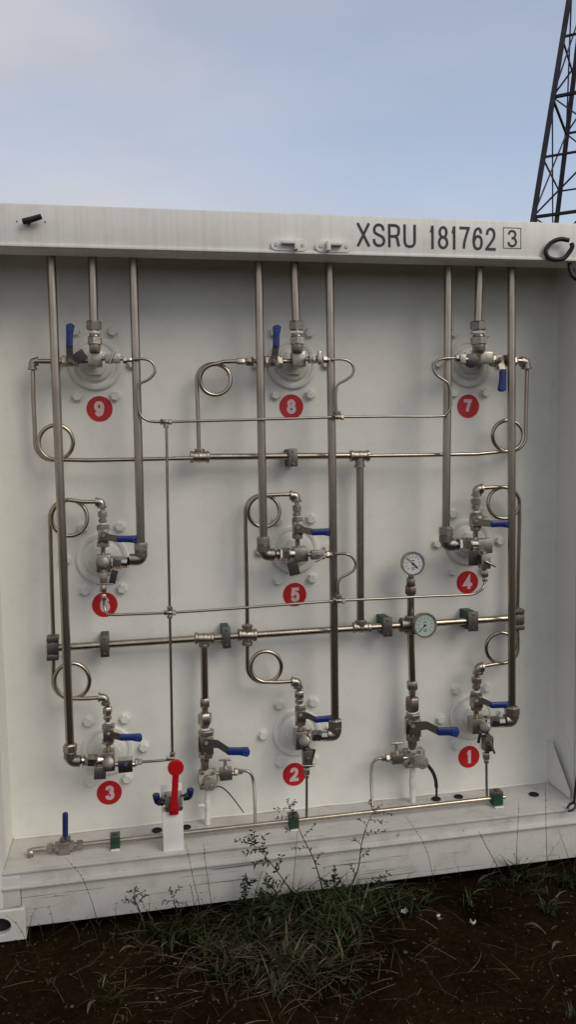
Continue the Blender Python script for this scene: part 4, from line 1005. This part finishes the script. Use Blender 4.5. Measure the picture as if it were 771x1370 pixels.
mb=MB()
for i in range(1500):
    x=random.uniform(-60,830); y=random.uniform(1170,1450); lim=1255-(x-34)*.1275
    if y<lim: continue
    p=gp(x,y); r=random.choice((.0016,.002,.003,.0035,.006))*random.uniform(.6,1.2)
    bm2=bmesh.new(); bmesh.ops.create_icosphere(bm2,subdivisions=1,radius=r); mm={}
    q=Vector((random.uniform(.7,1.4),random.uniform(.7,1.4),random.uniform(.4,.8)))
    for v in bm2.verts: mm[v]=mb.bm.verts.new(p+Vector((v.co.x*q.x,v.co.y*q.y,v.co.z*q.z))*random.uniform(.85,1.15)+Vector((0,0,.004+r*.3)))
    for f in bm2.faces: mb.bm.faces.new([mm[v] for v in f.verts])
    bm2.free()
o=mb.build('gravel',M['peb'],angle=30); tag(o,'small stones and crumbs scattered over the dark soil','gravel',kind='stuff')
# leafy weeds
def leaf(mb,p,d,l,w_):
    d=d.normalized(); sd=d.cross(Vector((random.uniform(-.4,.4),-1,random.uniform(-.4,.4)))).normalized()
    v=[mb.bm.verts.new(p),mb.bm.verts.new(p+d*l*.5+sd*w_/2),mb.bm.verts.new(p+d*l+Vector((0,-.001,-.002))),mb.bm.verts.new(p+d*l*.5-sd*w_/2)]
    mb.bm.faces.new(v)
def weed(base,pts_px,s_off,label,group=None,leafs=5,lsize=.014,branch=None,r0=.0033,name='weed_plant'):
    """pts_px main stem px path; s_off list of y-depth (world y) along it"""
    b=gp(*base); path=[b]
    for (x,y),yy in zip(pts_px,s_off):
        d=ray(x,y); t=(yy-CY)/d.y; path.append(Cv+d*t)
    path=smooth_path(path,5); o=thing(name,label,'plant',tuple(b),group)
    mb=MB(); mb.sweep(path,lambda t:r0*(1-.7*t),6); lmb=MB()
    n=len(path)
    for (t0,ang,ln) in (branch or []):
        i=int(t0*(n-1)); q=path[i]; tan=(path[min(i+1,n-1)]-path[max(i-1,0)]).normalized()
        d=(Matrix.Rotation(R(ang),3,'Y')@tan).normalized(); d.y+=random.uniform(-.35,.2)
        e=[q]
        for kk in range(1,7): e.append(q+d*ln*kk/6+Vector((0,0,-.10*ln*(kk/6)**2)))
        mb.sweep(e,lambda t:.0011*(1-.6*t),5)
        for kk in range(1,7):
            for sg in (-1,1):
                
                if random.random()<.22: continue
                dd=(Matrix.Rotation(R(sg*random.uniform(5,75)),3,'Y')@d); dd.y+=random.uniform(-.5,.5); q3=e[kk]+(e[kk-1]-e[kk])*random.random()
                leaf(lmb,q3,dd,lsize*random.uniform(.45,1.45),lsize*random.uniform(.26,.46))
    for kk in range(leafs):
        i=random.randint(int(n*.1),n-1); dd=Matrix.Rotation(R(random.choice((-1,1))*random.uniform(15,95)),3,'Y')@Vector((0,random.uniform(-.7,.5),1)); leaf(lmb,path[i]+(Vector((random.gauss(0,.016),random.gauss(-.005,.012),random.gauss(0,.008))) if leafs>40 else Vector((0,0,0))),dd,lsize*random.uniform(.8,1.7),lsize*.45)
    mb.build('stem',M['stem'],o); lmb.build('leaves',M['weed'],o,angle=180)
    return o
weed((452,1207),[(470,1185),(480,1160),(484,1130),(491,1105),(500,1085)],[-.06,-.05,-.04,-.04,-.05],'tall feathery weed leaning right in front of the drain line',None,8,.013,
     [(.35,-55,.05),(.5,40,.05),(.62,-60,.05),(.72,62,.075),(.82,-55,.06),(.9,75,.075),(1.0,-45,.07),(1.0,20,.05),(1.0,70,.07)])
weed((437,1207),[(428,1175),(418,1145),(405,1120),(396,1098),(388,1082)],[-.06,-.05,-.04,-.04,-.05],'tall feathery weed leaning left over the middle green clamp',None,8,.014,
     [(.35,45,.05),(.5,-60,.06),(.62,65,.08),(.75,-70,.05),(.88,-50,.07),(.95,35,.05),(1,10,.06),(1,-45,.07),(1,50,.05)])
weed((405,1208),[(385,1185),(368,1162),(352,1142),(338,1130)],[-.07,-.08,-.09,-.10],'bushy weed bending left with larger dark leaves',None,16,.020,
     [(.3,-50,.05),(.45,45,.07),(.6,-45,.06),(.75,40,.08),(.85,-35,.06),(.95,40,.07),(1,-20,.07),(1,25,.06)],r0=.003)
weed((320,1215),[(327,1200),(330,1188),(332,1180)],[-.05,-.05,-.05],'short broad leaved weed left of the bushy weed',None,34,.017,[(.8,40,.03),(1,-40,.03),(.6,-50,.03)])
weed((372,1240),[(366,1220),(360,1200),(357,1186)],[-.14,-.13,-.12],'low leafy weed in front of the bushy weed',None,55,.022,[(.5,50,.05),(.7,-50,.05),(1,20,.04)])
weed((455,1222),[(450,1205),(447,1190),(446,1176)],[-.10,-.09,-.08],'low leafy weed between the two tall feathery weeds',None,55,.022,[(.5,50,.05),(.7,-50,.05),(1,20,.04)])
weed((520,1200),[(512,1190),(508,1182)],[-.05,-.05],'low spreading weed to the right of the tall weeds',None,60,.016,[(.5,70,.05),(.7,-60,.05),(.9,20,.04),(1,60,.05)])
weed((192,1228),[(185,1215),(181,1205),(180,1194)],[-.05,-.05,-.06],'small leafy sprig leftmost along the sill',None,6,.014,[(.5,65,.05),(.65,-60,.05),(.85,50,.04),(1,-40,.03),(1,20,.03)])
weed((237,1220),[(233,1208),(232,1198)],[-.05,-.05],'small leafy sprig left of the thin seed stalks',None,6,.013,[(.5,60,.06),(.65,-60,.05),(.9,45,.04),(1,-30,.03)])
# single grass stalks standing up in front of the sill
def stalk(base,pts,label,seed=True,r0=.0013,blades=3):
    b=gp(*base); path=[b]
    for x,y,yy in pts:
        d=ray(x,y); t=(yy-CY)/d.y; path.append(Cv+d*t)
    path=smooth_path(path,5); o=thing('grass_stalk',label,'grass stalk',tuple(b),'single grass stalks')
    mb=MB(); mb.sweep(path,lambda t:r0*(1-.6*t),5); mb.build('stem',M['stem'],o)
    mb=MB()
    for i in range(blades): blade(mb,b,random.uniform(-2.6,-.5),random.uniform(.05,.12),random.uniform(.3,1),.003,.4)
    if seed:
        n=len(path)
        for i in range(7):
            q=path[int(n*(.62+.05*i))-1]; leaf(mb,q,Vector((random.uniform(-.5,.5),-.1,1)),.010,.003)
    mb.build('blades',M['grass'],o,angle=180)
stalk((272,1222),[(262,1190,-.04),(254,1155,-.04),(249,1129,-.05)],'thin seed stalk just right of the white post, leaning left')
stalk((285,1220),[(280,1190,-.04),(275,1155,-.04),(272,1128,-.05)],'second thin seed stalk right of the white post')
stalk((262,1222),[(258,1200,-.04),(254,1182,-.05)],'short seed stalk left of the two tall thin ones',blades=5)
stalk((132,1236),[(122,1205,-.05),(108,1172,-.03),(87,1148,-.03)],'single bent stalk in front of the left part of the sill')
stalk((390,1205),[(394,1165,-.04),(397,1125,-.03),(401,1095,-.03)],'pale upright stalk beside the middle green clamp',seed=False)
stalk((582,1185),[(577,1160,-.04),(567,1128,-.04),(543,1092,-.03)],'arching stalk left of centre in front of the right part of the sill')
stalk((693,1172),[(692,1140,-.04),(694,1100,-.03),(695,1073,-.03)],'straight thin stalk in front of the right end of the drain line')
stalk((733,1168),[(732,1130,-.04),(731,1090,-.03),(730.5,1045,-.03)],'tallest straight stalk near the right end of the sill')
stalk((680,1180),[(664,1155,-.05),(650,1130,-.05),(641,1112,-.05)],'dark leaning seed stalk in the right grass tuft',r0=.002)
stalk((768,1165),[(757,1135,-.04),(747,1108,-.03)],'faint leaning stalk at the right edge',seed=False)
def tuft(base,n,h,label,wd=.0085,spread=1.2):
    b=gp(*base); mb=MB()
    for i in range(n):
        p=b+Vector((random.gauss(0,.018),random.gauss(0,.012)-.01,0)); az=random.uniform(-3.3,.2); blade(mb,p,az,h*random.uniform(.5,1.2),random.uniform(.3,spread),wd*random.uniform(.6,1.2),random.uniform(.1,.7),7)
    o=mb.build('grass_tuft',M['grass'],angle=180,loc=tuple(b)); tag(o,label,'grass tuft','broad bladed grass tufts')
tuft((692,1172),34,.14,'broad bladed grass tuft at the foot of the sill on the right')
tuft((420,1222),60,.18,'tall broad bladed grass tuft under the feathery weeds')
tuft((478,1240),36,.15,'arching grass tuft right of the feathery weeds',.006,1.8)
tuft((350,1262),40,.12,'drooping grass tuft in the foreground left of the tall weeds',.005,1.6)
tuft((445,1300),30,.11,'low grass tuft nearest the bottom edge below the feathery weeds',.005,1.8)
tuft((255,1240),26,.11,'thin grass tuft under the seed stalks',.0035,1.0)
tuft((150,1330),14,.08,'sparse pale grass tuft low on the left',.003,1.6)
mb=MB()
for i in range(150):
    x=random.choice((random.gauss(400,45),random.gauss(300,60),random.gauss(720,40),random.gauss(180,50),random.uniform(20,770))); lim=1250-(x-34)*.1275
    y=lim+abs(random.gauss(0,22)); p=gp(x,y)
    if p.y>-.015: continue
    h=random.uniform(.06,.20); a=random.uniform(-3.0,-.1); pts=[p+Vector((math.cos(a)*h*.35*t*t,math.sin(a)*h*.25*t*t,h*t*(1-.15*t))) for t in (0,.25,.5,.75,1)]
    mb.sweep(pts,lambda t:.0011*(1-.6*t),4)
    for q in pts[2:]: 
        for _ in range(2): leaf(mb,q,Vector((random.uniform(-1,1),random.uniform(-1,.2),random.uniform(.2,1))),.010,.003)
o=mb.build('seed_grass',M['grass'],angle=180); tag(o,'thin wiry seed stalks rising out of the grass along the sill','grass',kind='stuff')
# white scraps
for (x,y,l,rz) in ((540,1228,'leftmost white scrap lying on the soil',.4),(586,1237,'middle white scrap lying on the soil',1.7),(633,1244,'rightmost thin curled white scrap lying on the soil',2.6)):
    p=gp(x,y); mb=MB(); bm=mb.bm; g_=[]
    for i in range(6):
        row=[]
        for j in range(5):
            u=(i-2.5)/2.5; v=(j-2)/2; rr=.015 if x!=633 else .011
            q=Vector((u*rr*(1-.25*v*v),v*rr*(.55 if x!=633 else .28),.010*(u*u)+.007*abs(v)+random.uniform(0,.004)))
            q=Matrix.Rotation(rz,3,'Z')@Matrix.Rotation(.6,3,'X')@q; row.append(bm.verts.new(p+q+Vector((0,0,.018))))
        g_.append(row)
    for i in range(5):
        for j in range(4): bm.faces.new((g_[i][j],g_[i+1][j],g_[i+1][j+1],g_[i][j+1]))
    o=mb.build('white_scrap',M['petal'],angle=60,loc=tuple(p)); tag(o,l,'scrap','white scraps on the soil')
# dead curled leaves
for (x,y,l,rz) in ((170,1270,'reddish dry leaf on the soil left of the grass',.3),(122,1348,'pale dry leaf low on the left of the picture',1.2),(714,1238,'long dry leaf on the soil at the right',-.6),(745,1262,'curled dry leaf near the right edge',.6)):
    p=gp(x,y); mb=MB(); pts=[p+Matrix.Rotation(rz,3,'Z')@Vector((t*.06-.03,.004*math.sin(t*4),.014+.012*math.sin(t*3))) for t in (0,.2,.4,.6,.8,1)]
    prev=None
    for i,q in enumerate(pts):
        ww=.0045*math.sin(math.pi*(i+.4)/6); sd=Matrix.Rotation(rz,3,'Z')@Vector((0,1,.5)); cur=(mb.bm.verts.new(q-sd*ww),mb.bm.verts.new(q+sd*ww))
        if prev: mb.bm.faces.new((prev[0],prev[1],cur[1],cur[0]))
        prev=cur
    o=mb.build('dry_leaf',M['deadleaf'],angle=60,loc=tuple(p)); tag(o,l,'dry leaf','dry leaves on the soil')
